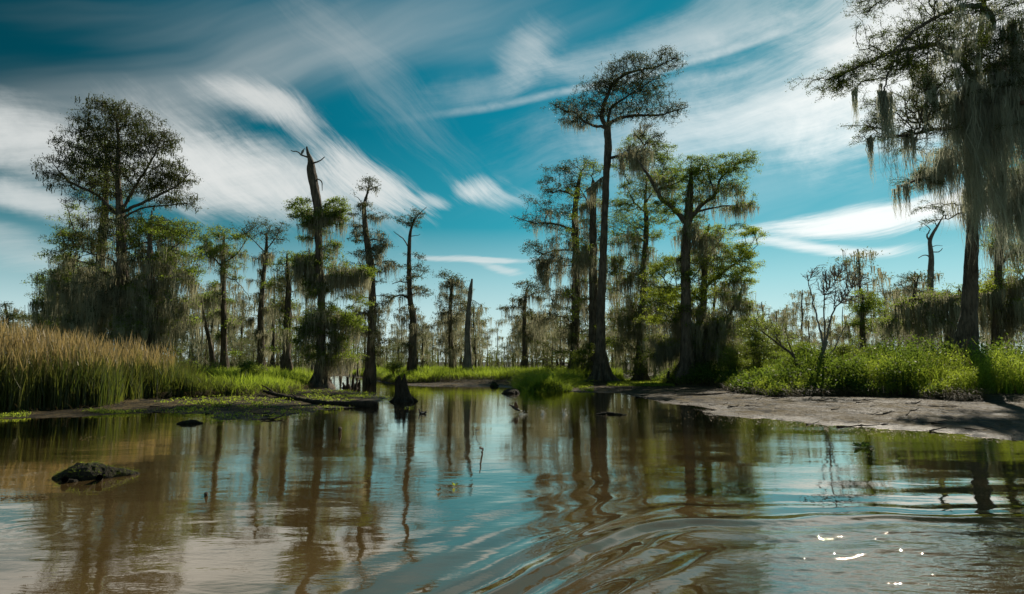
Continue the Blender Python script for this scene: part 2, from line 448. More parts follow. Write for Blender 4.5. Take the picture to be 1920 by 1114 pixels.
# water: real swell of a passing boat's wake in the near right, bump ripples elsewhere
def crest(x):
    return 7.75 - .62 * np.clip(2.2 - x, 0, 99) ** 1.55 + .02 * (x - 2.2).clip(0, 99) ** 1.5
def water_h(x, y):
    h = np.zeros_like(x)
    s = (y - crest(x)) * (.80 + .2 * ss(-1, 3.5, x))
    amp = ss(-1.8, 1.2, x) * (1 - .62 * ss(1.6, 3.2, x)) + .25 * ss(-5, -1, x)
    wob = (fbm(x * .7, y * .7, 41) - .5) * .5
    for s0, w, a in ((.0, .17, .048), (.55, .22, .018), (-.55, .18, .026), (-1.15, .2, .018), (1.4, .35, .012), (2.4, .45, .009), (3.8, .6, .006)):
        h += a * amp * np.exp(-((s + wob - s0) / w) ** 2)
    ch = ss(1.3, 3.0, x) * ss(8.1, 7.2, y) * ss(.75, .0, s)       # choppy water inside the wake
    h += ch * ((fbm(x * 3.2 + y, y * 6.5, 51, 3) - .5) * .014 + (fbm(x * 8, y * 12, 57, 2) - .5) * .009)
    md = ss(1.0, 4, y) * ss(30, 9, y)
    h += md * ((fbm(x * .8, y * 1.6, 61, 3) - .5) * .006)
    h += (fbm(x * .25, y * .5, 63, 2) - .5) * .02 * ss(40, 15, y)
    # rings spreading on the left
    for cx, cy in ((gp(55, 997)), (gp(790, 778)), (gp(1030, 775))):
        r = np.hypot(x - cx, y - cy); h += .0010 * np.sin(r * 26) * np.exp(-(r / .55) ** 2)
    return h, ch
wx = np.concatenate([np.linspace(-60, -9, 80, endpoint=False), np.linspace(-9, 9, 520), np.linspace(9, 60, 81)[1:]])
wy = np.concatenate([np.linspace(-30, 3.0, 30, endpoint=False), np.linspace(3.0, 10.5, 420, endpoint=False), np.linspace(10.5, 32, 330, endpoint=False), np.linspace(32, 110, 120)])
WX, WY = np.meshgrid(wx, wy)
wh, wch = water_h(WX.ravel(), WY.ravel()); V = np.stack([WX.ravel(), WY.ravel(), wh], 1)
idx = np.arange(V.shape[0]).reshape(WX.shape)
Q = np.stack([idx[:-1, :-1].ravel(), idx[:-1, 1:].ravel(), idx[1:, 1:].ravel(), idx[1:, :-1].ravel()], 1)
w = mesh('water', V, [Q], M['water'], smooth=True, var=wch); tag(w, kind='structure')

# ------------------------------------------------------------------ plants: generators
def catmull(P, step):
    P = np.asarray(P, float); n = len(P)
    if n < 3:
        k = max(2, int(np.linalg.norm(P[-1][:3] - P[0][:3]) / step) + 1); t = np.linspace(0, 1, k)[:, None]; return P[0] * (1 - t) + P[-1] * t
    Q = np.vstack([2 * P[0] - P[1], P, 2 * P[-1] - P[-2]]); o = []
    for i in range(1, n):
        a, b, c, d = Q[i - 1], Q[i], Q[i + 1], Q[i + 2]
        k = max(1, int(np.ceil(np.linalg.norm((c - b)[:3]) / step)))
        for t in np.arange(k) / k:
            o.append(.5 * (2 * b + (c - a) * t + (2 * a - 5 * b + 4 * c - d) * t * t + (3 * b - a - 3 * c + d) * t ** 3))
    o.append(P[-1]); o = np.array(o)
    if o.shape[1] > 3: o[:, 3] = np.maximum(o[:, 3], .006)
    return o
def tube(buf, P, rad, sides, flute=None, var=.5, cap=True):
    n = len(P)
    if n < 2: return
    T = np.gradient(P, axis=0); T /= np.linalg.norm(T, axis=1)[:, None] + 1e-9
    up = np.array([0.31, .95, 0.05]) if abs(T[:, 2]).mean() > .6 else np.array([0.05, .1, 1.0])
    A = np.cross(T, up); A /= np.linalg.norm(A, axis=1)[:, None] + 1e-9; B = np.cross(T, A)
    th = np.linspace(0, 2 * math.pi, sides, endpoint=False)
    rr = np.repeat(rad[:, None], sides, 1)
    if flute is not None:
        h, amp, k, ph = flute
        g = np.clip(1 - (P[:, 2] - P[0, 2]) / h, 0, 1) ** 1.6
        lob = .5 + .5 * np.cos(k * th + ph) * .7 + .3 * np.cos((k * 2 + 1) * th + ph * 2.1)
        rr = rr * (1 + amp * g[:, None] * (lob - .35)[None, :])
        zz = P[:, 2][:, None] * 3.1; tt = th[None, :] * 2.2
        rr = rr * (1 + .30 * (vnoise(tt + ph * 9, zz * .5, 5) - .5) + .22 * (vnoise(tt * 3 + ph, zz * .9, 8) - .5))
    V = P[:, None, :] + rr[:, :, None] * (np.cos(th)[None, :, None] * A[:, None, :] + np.sin(th)[None, :, None] * B[:, None, :])
    i = np.arange(n - 1)[:, None] * sides; j = np.arange(sides)[None, :]; j2 = (j + 1) % sides
    Q = np.stack([(i + j).ravel(), (i + j2).ravel(), (i + sides + j2).ravel(), (i + sides + j).ravel()], 1)
    Fs = [Q]; V = V.reshape(-1, 3)
    if cap:
        V = np.vstack([V, P[-1:] + T[-1:] * rad[-1] * .3]); k = (n - 1) * sides
        Fs.append(np.stack([k + np.arange(sides), k + (np.arange(sides) + 1) % sides, np.full(sides, n * sides)], 1))
    buf.add(V, Fs, np.full(len(V), var))
def unit(v): return v / (np.linalg.norm(v, axis=-1, keepdims=True) + 1e-9)
def leaves(buf, C, size, aspect, down=.2, up=0.0, rng=rs, flat=.0):
    """pointed leaf sprays: one diamond each, slightly folded"""
    n = len(C)
    if not n: return
    d = rng.normal(size=(n, 3)); d[:, 2] = d[:, 2] * (1 - flat) - down + up; d = unit(d)
    s = np.cross(d, rng.normal(size=(n, 3))); s[:, :2] *= 1; s = unit(s)
    L = size * rng.uniform(.55, 1.3, (n, 1)); Wd = L * aspect * .5
    a = C; m = C + d * L * .5; e = C + d * L
    V = np.stack([a, m + s * Wd, e, m - s * Wd], 1).reshape(-1, 3)
    q = np.arange(n)[:, None] * 4 + np.arange(4)[None, :]
    buf.add(V, q, np.repeat(rng.uniform(0, 1, n), 4))
def ribbons(buf, base, tip, width, seg=3, jit=.03, sag=0.0, rng=rs, taper=True, var=None, face=None):
    """thin bent ribbons from base to tip"""
    n = len(base)
    if not n: return
    t = np.linspace(0, 1, seg + 1)
    L = np.linalg.norm(tip - base, axis=1)
    P = base[:, None] * (1 - t)[None, :, None] + tip[:, None] * t[None, :, None]
    P = P + rng.normal(size=P.shape) * (jit * L[:, None, None]) * np.array([1, 1, .3]) * (t > 0)[None, :, None]
    if np.ndim(sag) or sag:
        off = np.asarray(sag)
        P = P + (t ** 2)[None, :, None] * off.reshape(-1, 1, 3)
    a = rng.uniform(0, math.pi, n) if face is None else face
    s = np.stack([np.cos(a), np.sin(a), np.zeros(n)], 1)
    w = (width if np.ndim(width) else np.full(n, width))[:, None] * ((1 - t ** 1.5 * .9) if taper else np.ones(seg + 1))[None, :] * .5
    V = np.stack([P - s[:, None] * w[:, :, None], P + s[:, None] * w[:, :, None]], 2).reshape(n, -1, 3)
    m = 2 * (seg + 1)
    q = np.array([[2 * i, 2 * i + 1, 2 * i + 3, 2 * i + 2] for i in range(seg)])
    Q = (np.arange(n)[:, None, None] * m + q[None]).reshape(-1, 4)
    vv = rng.uniform(0, 1, n) if var is None else var
    buf.add(V.reshape(-1, 3), Q, np.repeat(vv, m))

DENS = 2.0
class Skel:
    def __init__(s): s.P = []; s.par = []; s.r = []; s.fix = []
    def add(s, p, par, r=0.0): s.P.append(np.array(p, float)); s.par.append(par); s.r.append(r); return len(s.P) - 1
    def chain(s, pts, start=-1):   # pts (n,4) xyz r
        last = start; ids = []
        for q in pts: last = s.add(q[:3], last, q[3]); ids.append(last)
        return ids
def grow(sk, T, bf=.35, step=.35, jit=.05, rng=rs, allowed=None, up=.0):
    """greedy balanced tree: every target joins the nearest, least remote node"""
    n = len(T)
    if not n: return
    P = np.array(sk.P); N0 = len(P)
    pl = np.zeros(N0)
    for i in range(N0):
        if sk.par[i] >= 0: pl[i] = pl[sk.par[i]] + np.linalg.norm(P[i] - P[sk.par[i]]) * (.25 if sk.r[i] > .03 else .6)
    ok = np.ones(N0, bool)
    if allowed is not None: ok = allowed(P)
    D = np.linalg.norm(T[:, None] - P[None], axis=2) + bf * pl[None]
    # a limb should leave from a bit below its target
    D = D + np.where(P[None, :, 2] > T[:, None, 2], .5 * (P[None, :, 2] - T[:, None, 2]), 0) + np.where(ok[None], 0, 1e3)
    near = D.argmin(1); best = D.min(1); pl = list(pl); alive = np.ones(n, bool)
    tips = []
    for _ in range(n):
        i = int(np.where(alive, best, 1e9).argmin()); alive[i] = False
        a = int(near[i]); p0 = sk.P[a]; v = T[i] - p0; L = np.linalg.norm(v); k = max(1, int(round(L / step)))
        last = a
        for j in range(1, k + 1):
            t = j / k; q = p0 + v * t
            if j < k: q = q + rng.normal(size=3) * jit + np.array([0, 0, 4 * t * (1 - t) * L * up])
            nw = sk.add(q, last, 0.0); pl.append(pl[last] + L / k)
            d = np.linalg.norm(T - q, axis=1) + bf * pl[nw] + np.where(q[2] > T[:, 2], .4 * (q[2] - T[:, 2]), 0)
            m = alive & (d < best); near[m] = nw; best[m] = d[m]; last = nw
        tips.append(last)
    return tips
def radii(sk, tip=.010, ex=2.3):
    n = len(sk.P); acc = np.zeros(n); ch = [[] for _ in range(n)]
    r = np.zeros(n)
    for i in range(n - 1, -1, -1):
        own = max(tip, acc[i] ** (1 / ex) if acc[i] > 0 else tip)
        r[i] = sk.r[i] if sk.r[i] > 0 else own
        if sk.par[i] >= 0: acc[sk.par[i]] += own ** ex; ch[sk.par[i]].append(i)
    return r, ch
def skin(buf, sk, sides=(4, 5, 8), flute=None, minr=0.0, trunk_sides=26):
    r, ch = radii(sk)
    P = np.array(sk.P); st = [(i, -1) for i in range(len(P)) if sk.par[i] < 0]
    done = 0
    while st:
        i, fr = st.pop(); c = [i]
        while ch[c[-1]]:
            k = ch[c[-1]]; b = max(k, key=lambda j: r[j] + (1 if sk.r[j] > 0 and sk.r[c[-1]] > 0 and j == c[-1] + 1 else 0))
            for j in k:
                if j != b: st.append((j, c[-1]))
            c.append(b)
        pts = P[c]; rr = r[c]
        if fr >= 0:
            pts = np.vstack([P[fr], pts]); rr = np.concatenate([[min(rr[0] * 1.25, r[fr])], rr])
        m = rr.max()
        if m < minr: continue
        s = trunk_sides if (fr < 0 and flute is not None) else sides[2] if m > .08 else sides[1] if m > .03 else sides[0]
        tube(buf, pts, rr, s, flute if fr < 0 else None)
    return r, ch

def blob_targets(b, D, dens, rng, flat=1.0):
    """b: px, py, rx, ry, (depth shift m), (depth radius m), (density mult) -> points in an uneven ellipsoid"""
    px, py, rx, ry = b[:4]; ds = b[4] if len(b) > 4 else 0; s = (D + ds) / F
    dr = b[5] if len(b) > 5 and b[5] else rx * s * .8; dm = b[6] if len(b) > 6 else 1
    n = max(3, int(dens * dm * DENS * rx * ry / 100.0))
    c = at(px, py, D + ds)
    # the crown is a set of flat, separate sprays of twigs with gaps between them
    m = max(2, int(round(n / 8.0)))
    u = unit(rng.normal(size=(m * 3, 3))) * rng.uniform(.1, 1, (m * 3, 1)) ** .45
    k = vnoise(u[:, 0] * 2.3 + px * .37, u[:, 2] * 2.6 + u[:, 1] * 1.3 + py * .21, int(px) % 97) > rng.uniform(.1, .6, m * 3)
    u = u[k][:m]; m = len(u)
    C = c + u * np.array([rx * s, dr, ry * s])
    a = rng.randint(0, m, n); w = np.clip(rx * s * .30, .22, .50) * rng.uniform(.7, 1.3, m)[a][:, None]
    g_ = rng.normal(size=(n, 3)) * w * np.array([1, 1, .30])
    g_[:, 2] -= .22 * np.hypot(g_[:, 0], g_[:, 1])
    return C[a] + g_

def fillb(x0, x1, y0, y1, n, seed, d=1.0, w=26, h=9):
    r = random.Random(seed)
    return [(r.uniform(x0, x1), y0 + (y1 - y0) * (i + r.random()) / n, w * r.uniform(.6, 1.3), h * r.uniform(.6, 1.3), 0, 0, d) for i in range(n)]

def moss(buf, P, L, n, spread, width, rng, dirs=None, seg=4):
    """bundles of hanging strands: P tops, L lengths"""
    if not len(P): return
    idx = np.repeat(np.arange(len(P)), n)
    k = len(idx)
    off = rng.normal(size=(k, 3)) * spread * np.array([1, 1, .45])
    if dirs is not None: off = off + dirs[idx] * rng.uniform(-1.6, 1.6, (k, 1)) * spread
    top = P[idx] + off
    ctr = P[idx]
    ln = L[idx] * rng.beta(2.0, 2.2, k) * 1.25
    tip = top - np.array([0, 0, 1]) * ln[:, None]
    tip[:, :2] = tip[:, :2] * .55 + ctr[:, :2] * .45 + rng.normal(size=(k, 2)) * .03 * ln[:, None]
    ribbons(buf, top, tip, width * rng.uniform(.5, 1.6, k), seg, .022, rng=rng, var=np.clip(rng.uniform(0, 1, len(P))[idx] * .8 + rng.uniform(0, .2, k), 0, 1))

def cypress(label, D, trunk, limbs=(), blobs=(), mossr=(), dens=5.0, leaf=(22, .15, .28), leafmat='leaf', mossmat='moss', seed=1,
            flute=(2.6, 1.0, 7), group='bald cypress trees along the bank', bf=.35, name='cypress_tree', cat='tree', barkmat='bark',
            dead=(), mossn=12, mossw=.030, spread=.13, leafzone=None, step=.38, droop=.25, tassel=None, curtains=()):
    rng = np.random.RandomState(seed)
    sk = Skel(); base = at(trunk[0][0], trunk[0][1], D)
    bz = gz(base[0], base[1]); base[2] = bz
    def pts(line, D0):
        o = []
        for q in line:
            dd = q[3] if len(q) > 3 else 0
            p = at(q[0], q[1], D0 + dd); o.append([*p, q[2]])
        return o
    tp = pts(trunk, D); tp[0][2] = bz - .15
    ids = sk.chain(catmull(tp, .3))
    lim_ids = []
    for ln in list(limbs) + list(dead):
        lp = np.array(pts(ln, D)); PP = np.array(sk.P); k = int(np.linalg.norm(PP - lp[0, :3], axis=1).argmin())
        lp[0, :3] = PP[k]
        c = catmull(lp, .3)[1:]
        c[:, :3] += rng.normal(size=(len(c), 3)) * .025
        nn = len(sk.P); lim_ids.append((nn, nn + len(c), ln in dead)); sk.chain(c, k)
    isdead = np.zeros(len(sk.P), bool)
    for a, b, dd in lim_ids:
        if dd: isdead[a:b] = True
    zb = bz + 1.2
    T = [blob_targets(b, D, dens, rng) for b in blobs]
    N0 = len(sk.P)
    if T:
        T = np.concatenate(T); T = T[T[:, 2] > bz + .5]
        grow(sk, T, bf, step, .05, rng, allowed=lambda P: (~isdead) & (P[:, 2] > zb - 1.0), up=.06)
    rt = root(name, base, label, cat, group)
    wb = Buf()
    r, ch = skin(wb, sk, flute=(flute[0], flute[1], flute[2], seed * 1.7))
    wb.build('trunk', M[barkmat], rt, smooth=True)
    P = np.array(sk.P); par = np.array(sk.par)
    grown = np.arange(len(P)) >= N0
    if T is not None and len(T) and leaf[0]:
        tips = np.array([i for i in range(N0, len(P)) if not ch[i]])
        mid = np.array([i for i in range(N0, len(P)) if ch[i] and r[i] < .022])
        lb = Buf()
        for ids_, m in ((tips, int(leaf[0] * 1.6)), (mid, int(leaf[0] * .55))):
            if not len(ids_) or not m: continue
            a = np.repeat(ids_, m); t = rng.uniform(0, 1, (len(a), 1))
            q = P[a] * t + P[np.maximum(par[a], 0)] * (1 - t) + rng.normal(size=(len(a), 3)) * leaf[2] * .5 * np.array([1, 1, .55])
            leaves(lb, q, leaf[1], .30, droop, rng=rng)
        if tassel:
            pick = rng.choice(tips, tassel[0]); off = rng.normal(size=(tassel[0], 3)) * .12
            tp_ = P[pick] + off; ribbons(lb, tp_, tp_ - np.array([0, 0, 1]) * (tassel[1] * rng.uniform(.5, 1.2, tassel[0]))[:, None], .06, 3, .06, rng=rng, taper=False, var=np.zeros(tassel[0]))
        lb.build('crown', M[leafmat], rt)
    if mossr:
        mb = Buf()
        for (px, py, rx, ry, cnt, ln) in mossr:
            c = at(px, py, D); s = D / F
            inside = (((P[:, 0] - c[0]) / (rx * s)) ** 2 + ((P[:, 2] - c[2]) / (ry * s)) ** 2 < 1) & (P[:, 2] > bz + .8) & (r < .16)
            ii = np.where(inside)[0]
            if not len(ii): continue
            pick = rng.choice(ii, cnt, replace=cnt > len(ii))
            dr = P[pick] - P[np.maximum(par[pick], 0)]; dr = unit(dr); dr[:, 2] *= .3
            LL = ln * rng.uniform(.35, 1.25, len(pick)); LL = np.minimum(LL, P[pick, 2] - bz - .25)
            moss(mb, P[pick] + np.array([0, 0, -.03]), LL, mossn, spread, mossw, rng, dr)
        for (px, py, ds, ln, w_, cnt) in curtains:
            q0 = at(px, py, D + ds); k = int(np.linalg.norm((P - q0) * np.array([1, .5, 1]), axis=1).argmin()); m_ = max(2, int(cnt * (.42 if cnt > 600 else .6)) // 26)
            tops = P[k] + rng.normal(size=(m_, 3)) * np.array([w_ * 1.1, w_ * 1.3, w_ * 1.5]); moss(mb, tops, ln * rng.uniform(.3, 1.1, m_), 26, w_ * .40, mossw, rng, seg=7)
        if mb.n: mb.build('hanging_moss', M[mossmat], rt)['kind'] = 'stuff'
    return rt
# ------------------------------------------------------------------ hero trees (pixel lines of the photograph, radius in metres)
# ---- left group
cypress('largest cypress of the left group, its wide open crown fanning out above the reeds', 48,
    [(236,700,.85),(233,650,.55),(230,560,.42),(228,470,.36),(225,400,.28),(221,330,.17),(222,260,.10),(213,200,.035)],
    limbs=[[(228,405,.13),(180,365,.10),(130,340,.07),(98,305,.03)], [(228,400,.13),(280,375,.10),(330,350,.07),(356,325,.03)],
           [(228,400,.12),(260,340,.09),(290,290,.06),(308,245,.03)], [(226,412,.10),(262,392,.07),(320,384,.05),(366,380,.02)],
           [(224,350,.09),(200,290,.06),(172,240,.03)], [(230,470,.09),(290,450,.06),(335,440,.05),(366,430,.02)],
           [(232,540,.09),(285,515,.06),(335,508,.04),(366,500,.02)], [(231,500,.08),(190,480,.05),(140,470,.03)],
           [(233,600,.08),(280,570,.05),(330,575,.03)], [(233,600,.08),(190,580,.05),(150,590,.03)]],
    blobs=[(214,245,62,58,0,0,1.2),(160,262,48,46),(115,308,36,26),(270,250,50,44),(300,285,30,50),(345,325,26,28),(230,320,100,42,0,0,.8),(330,375,44,14),
           (205,205,36,26,0,0,1.3),(290,340,50,30),(160,340,50,24),
           (330,440,40,22),(330,505,40,16,0,0,.9),(270,480,60,30,0,0,.7),(140,460,50,26,0,0,.8),(230,560,95,45,0,0,.5),(250,420,60,30,0,0,.5),(300,590,50,30,0,0,.5)] + fillb(140,350,400,650,34,1,.8) + fillb(150,325,330,470,16,2,1.0),
    mossr=[(225,570,120,95,820,2.4),(240,440,70,50,60,1.2),(320,500,60,60,90,1.4),(330,590,40,50,50,1.7)],
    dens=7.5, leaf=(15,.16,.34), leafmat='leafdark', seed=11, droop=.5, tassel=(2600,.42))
cypress('shaggy cypress left of centre in the big left group, its trunk hung with moss', 51,
    [(190,692,.75),(187,600,.36),(189,480,.30),(196,400,.24),(200,320,.14),(196,262,.05)],
    limbs=[[(190,470,.08),(165,450,.06),(140,430,.05),(124,384,.03)], [(190,500,.09),(150,490,.06),(110,480,.03)]],
    blobs=[(190,290,46,44),(170,330,40,30,0,0,.7),(140,440,46,26),(110,475,36,22),(175,520,60,32,0,0,.7),(120,520,34,26),(180,600,70,40,0,0,.5)] + fillb(100,250,380,650,28,3,.8) + fillb(170,230,300,400,6,33,1.2),
    mossr=[(170,560,95,95,620,2.5),(190,420,50,60,50,1.3)], dens=5.5, leaf=(16,.17,.34), leafmat='leaf', seed=12, mossmat='moss')
cypress('cypress right of the big left group, with long level limbs', 46,
    [(291,692,.62),(288,600,.34),(283,520,.25),(281,450,.15),(285,395,.05)],
    limbs=[[(283,480,.08),(320,468,.05),(350,440,.03)], [(284,540,.08),(320,520,.05),(362,520,.02)], [(286,580,.08),(320,560,.06),(350,570,.02)]],
    blobs=[(290,420,34,30),(335,440,36,22),(345,425,26,16),(320,480,44,16),(340,520,36,14),(310,560,44,26,0,0,.7),(270,600,50,34,0,0,.6)] + fillb(240,365,430,660,28,4,.8),
    mossr=[(300,570,80,85,480,2.2),(320,470,50,40,40,1.1)], dens=5.5, leaf=(18,.16,.32), leafmat='leaf', seed=13)
cypress('lower dark cypress at the left edge of the big left group, veiled in moss', 54,
    [(124,694,.60),(127,620,.30),(132,540,.2),(128,480,.08)],
    blobs=[(118,520,40,36),(90,560,34,30),(150,560,40,36),(130,600,60,34,0,0,.7)] + fillb(70,190,490,670,18,5,.8),
    mossr=[(128,600,75,75,420,2.3)], dens=5.5, leaf=(18,.17,.34), leafmat='leaf', seed=14)
cypress('airy young cypress beyond the left edge of the big left group, without much moss', 66,
    [(116,690,.30),(113,620,.17),(112,560,.12),(110,500,.04)],
    blobs=[(105,540,34,36),(85,570,30,20),(120,500,22,22)], mossr=[(110,600,40,40,20,1.4)], dens=5, leaf=(14,.20,.4), leafmat='leaffar', seed=15)
cypress('small dark tree at the far left edge of the photo, behind the reeds', 62,
    [(18,690,.28),(17,640,.17),(14,600,.12),(10,570,.05)],
    blobs=[(8,592,34,26),(22,620,30,20),(-20,620,34,30)], mossr=[(10,630,40,30,24,1.2)], dens=6, leaf=(20,.20,.4), leafmat='leaffar', seed=16)
cypress('squat mossy tree just right of the far left one, low behind the reeds', 70,
    [(62,690,.25),(64,640,.15),(62,600,.06)], blobs=[(66,598,22,14),(50,615,18,12)], mossr=[(62,620,30,30,40,2.0)], dens=6, leaf=(18,.2,.4), leafmat='leaffar', seed=17)
# ---- middle left
cypress('slim upright cypress with a rounded crown, the first right of the big left group', 60,
    [(421,688,.42),(420,640,.26),(419,560,.23),(418,490,.2),(420,440,.08)],
    limbs=[[(419,500,.08),(395,478,.06),(382,455,.03)], [(419,495,.08),(445,475,.05),(462,450,.03)], [(419,520,.06),(445,530,.04),(470,560,.02)]],
    blobs=[(410,448,34,32,0,0,1.1),(440,455,28,28),(392,470,20,16),(430,500,26,20,0,0,.6)] + fillb(395,445,500,665,9,6,.9,16,6), mossr=[(420,500,50,60,130,1.8),(420,600,34,60,90,1.3)], dens=7, leaf=(20,.2,.36), leafmat='leaf', seed=21)
cypress('curved slender cypress with a twiggy top, second right of the big left group', 58,
    [(492,690,.42),(489,640,.26),(489,580,.22),(494,520,.18),(499,470,.15),(500,440,.06)],
    limbs=[[(499,470,.06),(520,440,.04),(530,415,.02)], [(499,475,.06),(480,455,.04),(462,440,.02)]],
    blobs=[(497,425,36,28,0,0,1.2),(520,440,20,24),(470,440,18,18),(505,480,26,18,0,0,.6)] + fillb(465,520,480,665,10,7,.9,16,6), mossr=[(495,530,36,60,90,1.5),(490,620,34,50,90,1.3)], dens=8, leaf=(9,.17,.32), leafmat='leafdark', seed=22)
cypress('small leaning cypress with a flat mossy top, right of the big left group', 64,
    [(404,690,.30),(395,650,.2),(386,610,.16),(379,580,.12),(374,556,.05)],
    blobs=[(375,552,42,10),(352,562,20,10),(400,560,24,12),(385,590,30,14,0,0,.6)], mossr=[(375,570,50,40,90,2.0)], dens=8, leaf=(18,.2,.36), leafmat='leaf', seed=23)
cypress('ragged cypress with short level limbs, close left of the snag with the heron', 55,
    [(536,692,.5),(538,640,.32),(540,580,.27),(541,530,.2),(538,480,.07)],
    blobs=[(540,490,30,24),(520,520,26,16),(565,530,26,18),(540,560,34,20,0,0,.7),(535,610,30,26,0,0,.5)] + fillb(505,575,480,670,14,8,1.0,18,6),
    mossr=[(542,560,46,70,140,1.9)], dens=7, leaf=(14,.18,.34), leafmat='leaf', seed=24)
# ---- the snag
cypress('broken-topped cypress with bare grey forked tip, mossy skirts and a perched heron', 46,
    [(603,729,.86),(603,712,.50),(602,680,.34),(603,630,.28),(602,560,.25),(599,500,.25),(597,440,.25),(596,400,.27),(593,370,.30),(587,340,.33),(583,318,.29),(582,302,.20),(577,286,.10),(575,275,.05)],
    limbs=[[(597,430,.10),(570,405,.07),(552,385,.03)], [(597,430,.10),(625,405,.07),(646,395,.03)], [(600,520,.1),(640,510,.07),(685,515,.03)],
           [(600,510,.1),(575,490,.06),(560,495,.03)], [(603,610,.08),(640,600,.05),(668,610,.03)], [(603,610,.08),(580,600,.05),(560,620,.03)]],
    dead=[[(581,297,.07),(566,291,.055),(556,284,.04),(548,284,.035),(545,281,.02)], [(585,308,.08),(596,303,.055),(608,295,.03)],
          [(590,335,.05),(600,338,.045),(604,345,.04),(603,357,.02)]],
    blobs=[(562,388,22,20,0,0,1.3),(575,410,22,18),(630,388,24,20,0,0,1.4),(615,410,24,20),(600,400,30,24,0,0,.6),(640,410,14,16),
           (590,478,36,12,0,0,1.5),(640,505,46,16,0,0,1.3),(575,490,24,14),(690,515,16,16),(610,590,44,18,0,0,1.6),(650,620,28,34,0,0,1.2),(575,630,26,34,0,0,1.2),(620,660,44,24,0,0,.9)] + fillb(572,632,400,690,16,16,1.1,20,8) + fillb(640,690,540,600,4,17,1.0,18,6),
    mossr=[(600,430,56,50,130,1.6),(600,560,50,50,120,1.6),(570,500,28,24,110,2.0),(640,515,52,26,200,1.9),(620,640,60,60,260,1.9)], dens=9, leaf=(26,.15,.28), leafmat='leaf', seed=31, flute=(2.4,1.1,8),
    group=None, barkmat='bark', mossn=13)
cypress('twisted dark cypress with drooping top tufts, right of the snag with the heron', 56,
    [(693,692,.5),(695,655,.36),(697,620,.33),(698,560,.31),(695,500,.29),(688,450,.26),(683,405,.2),(684,380,.14),(690,358,.07),(692,340,.03)],
    limbs=[[(686,390,.05),(672,372,.03),(664,368,.02)], [(690,360,.05),(705,350,.03),(716,348,.02)], [(690,450,.08),(712,450,.06),(732,460,.03)], [(685,420,.06),(668,425,.04),(660,440,.02)],
           [(696,500,.08),(720,490,.05),(738,490,.03)], [(697,560,.07),(672,555,.04),(655,560,.02)]],
    blobs=[(695,347,22,12,0,0,1.6),(682,385,20,12),(665,402,16,10),(705,400,18,14),(715,455,24,14),(670,440,18,20),(700,470,26,16,0,0,.7),(660,500,18,14),(730,495,22,14),(690,590,34,14),(715,560,24,14),(700,630,30,20,0,0,.5)] + fillb(660,735,400,680,24,9,1.1,19,7),
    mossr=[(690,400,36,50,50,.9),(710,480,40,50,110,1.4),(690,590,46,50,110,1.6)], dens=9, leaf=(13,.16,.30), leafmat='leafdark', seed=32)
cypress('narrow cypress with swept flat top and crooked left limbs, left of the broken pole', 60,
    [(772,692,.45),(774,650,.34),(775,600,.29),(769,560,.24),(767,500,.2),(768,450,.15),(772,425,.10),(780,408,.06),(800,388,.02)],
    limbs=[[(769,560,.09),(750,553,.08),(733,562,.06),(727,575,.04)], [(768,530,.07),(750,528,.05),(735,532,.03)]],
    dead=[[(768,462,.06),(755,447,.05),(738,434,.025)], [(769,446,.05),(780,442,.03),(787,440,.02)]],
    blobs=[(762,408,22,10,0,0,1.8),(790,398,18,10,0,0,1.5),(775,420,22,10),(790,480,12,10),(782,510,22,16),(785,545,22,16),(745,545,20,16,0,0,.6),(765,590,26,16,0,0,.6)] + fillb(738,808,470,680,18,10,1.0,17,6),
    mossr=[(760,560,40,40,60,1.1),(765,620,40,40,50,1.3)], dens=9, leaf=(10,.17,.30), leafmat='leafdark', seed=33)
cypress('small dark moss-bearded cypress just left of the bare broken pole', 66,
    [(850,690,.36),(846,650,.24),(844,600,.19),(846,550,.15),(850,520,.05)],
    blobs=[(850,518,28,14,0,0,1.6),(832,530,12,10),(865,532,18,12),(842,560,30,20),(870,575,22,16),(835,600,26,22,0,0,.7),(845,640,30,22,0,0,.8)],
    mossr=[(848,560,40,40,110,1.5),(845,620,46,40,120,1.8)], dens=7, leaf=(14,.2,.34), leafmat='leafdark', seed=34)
cypress('branchless grey dead trunk with a splintered tip, left of the bright river opening', 64,
    [(877,692,.46),(877,660,.32),(877,620,.27),(879,580,.23),(882,545,.19),(885,523,.08)], seed=35, group='bare dead trunks in the swamp', leaf=(0,.1,.1), barkmat='deadwood',
    limbs=[[(883,560,.04),(895,568,.03),(902,572,.015)]], name='dead_tree', cat='dead tree')
cypress('dark open-crowned cypress with moss, alone left of the two tall right-hand cypresses', 68,
    [(984,692,.40),(984,650,.25),(983,600,.2),(985,560,.14),(990,535,.05)],
    limbs=[[(984,580,.07),(965,575,.05),(948,582,.02)], [(984,560,.06),(1000,550,.04),(1015,548,.02)]],
    blobs=[(990,538,26,14,0,0,1.5),(965,555,20,12),(1010,550,18,14),(955,578,18,8),(985,600,34,26,0,0,.7),(1010,620,34,34,0,0,.7)],
    mossr=[(985,590,44,44,140,1.7),(1000,640,40,30,60,1.5)], dens=7, leaf=(14,.2,.36), leafmat='leafdark', seed=36)
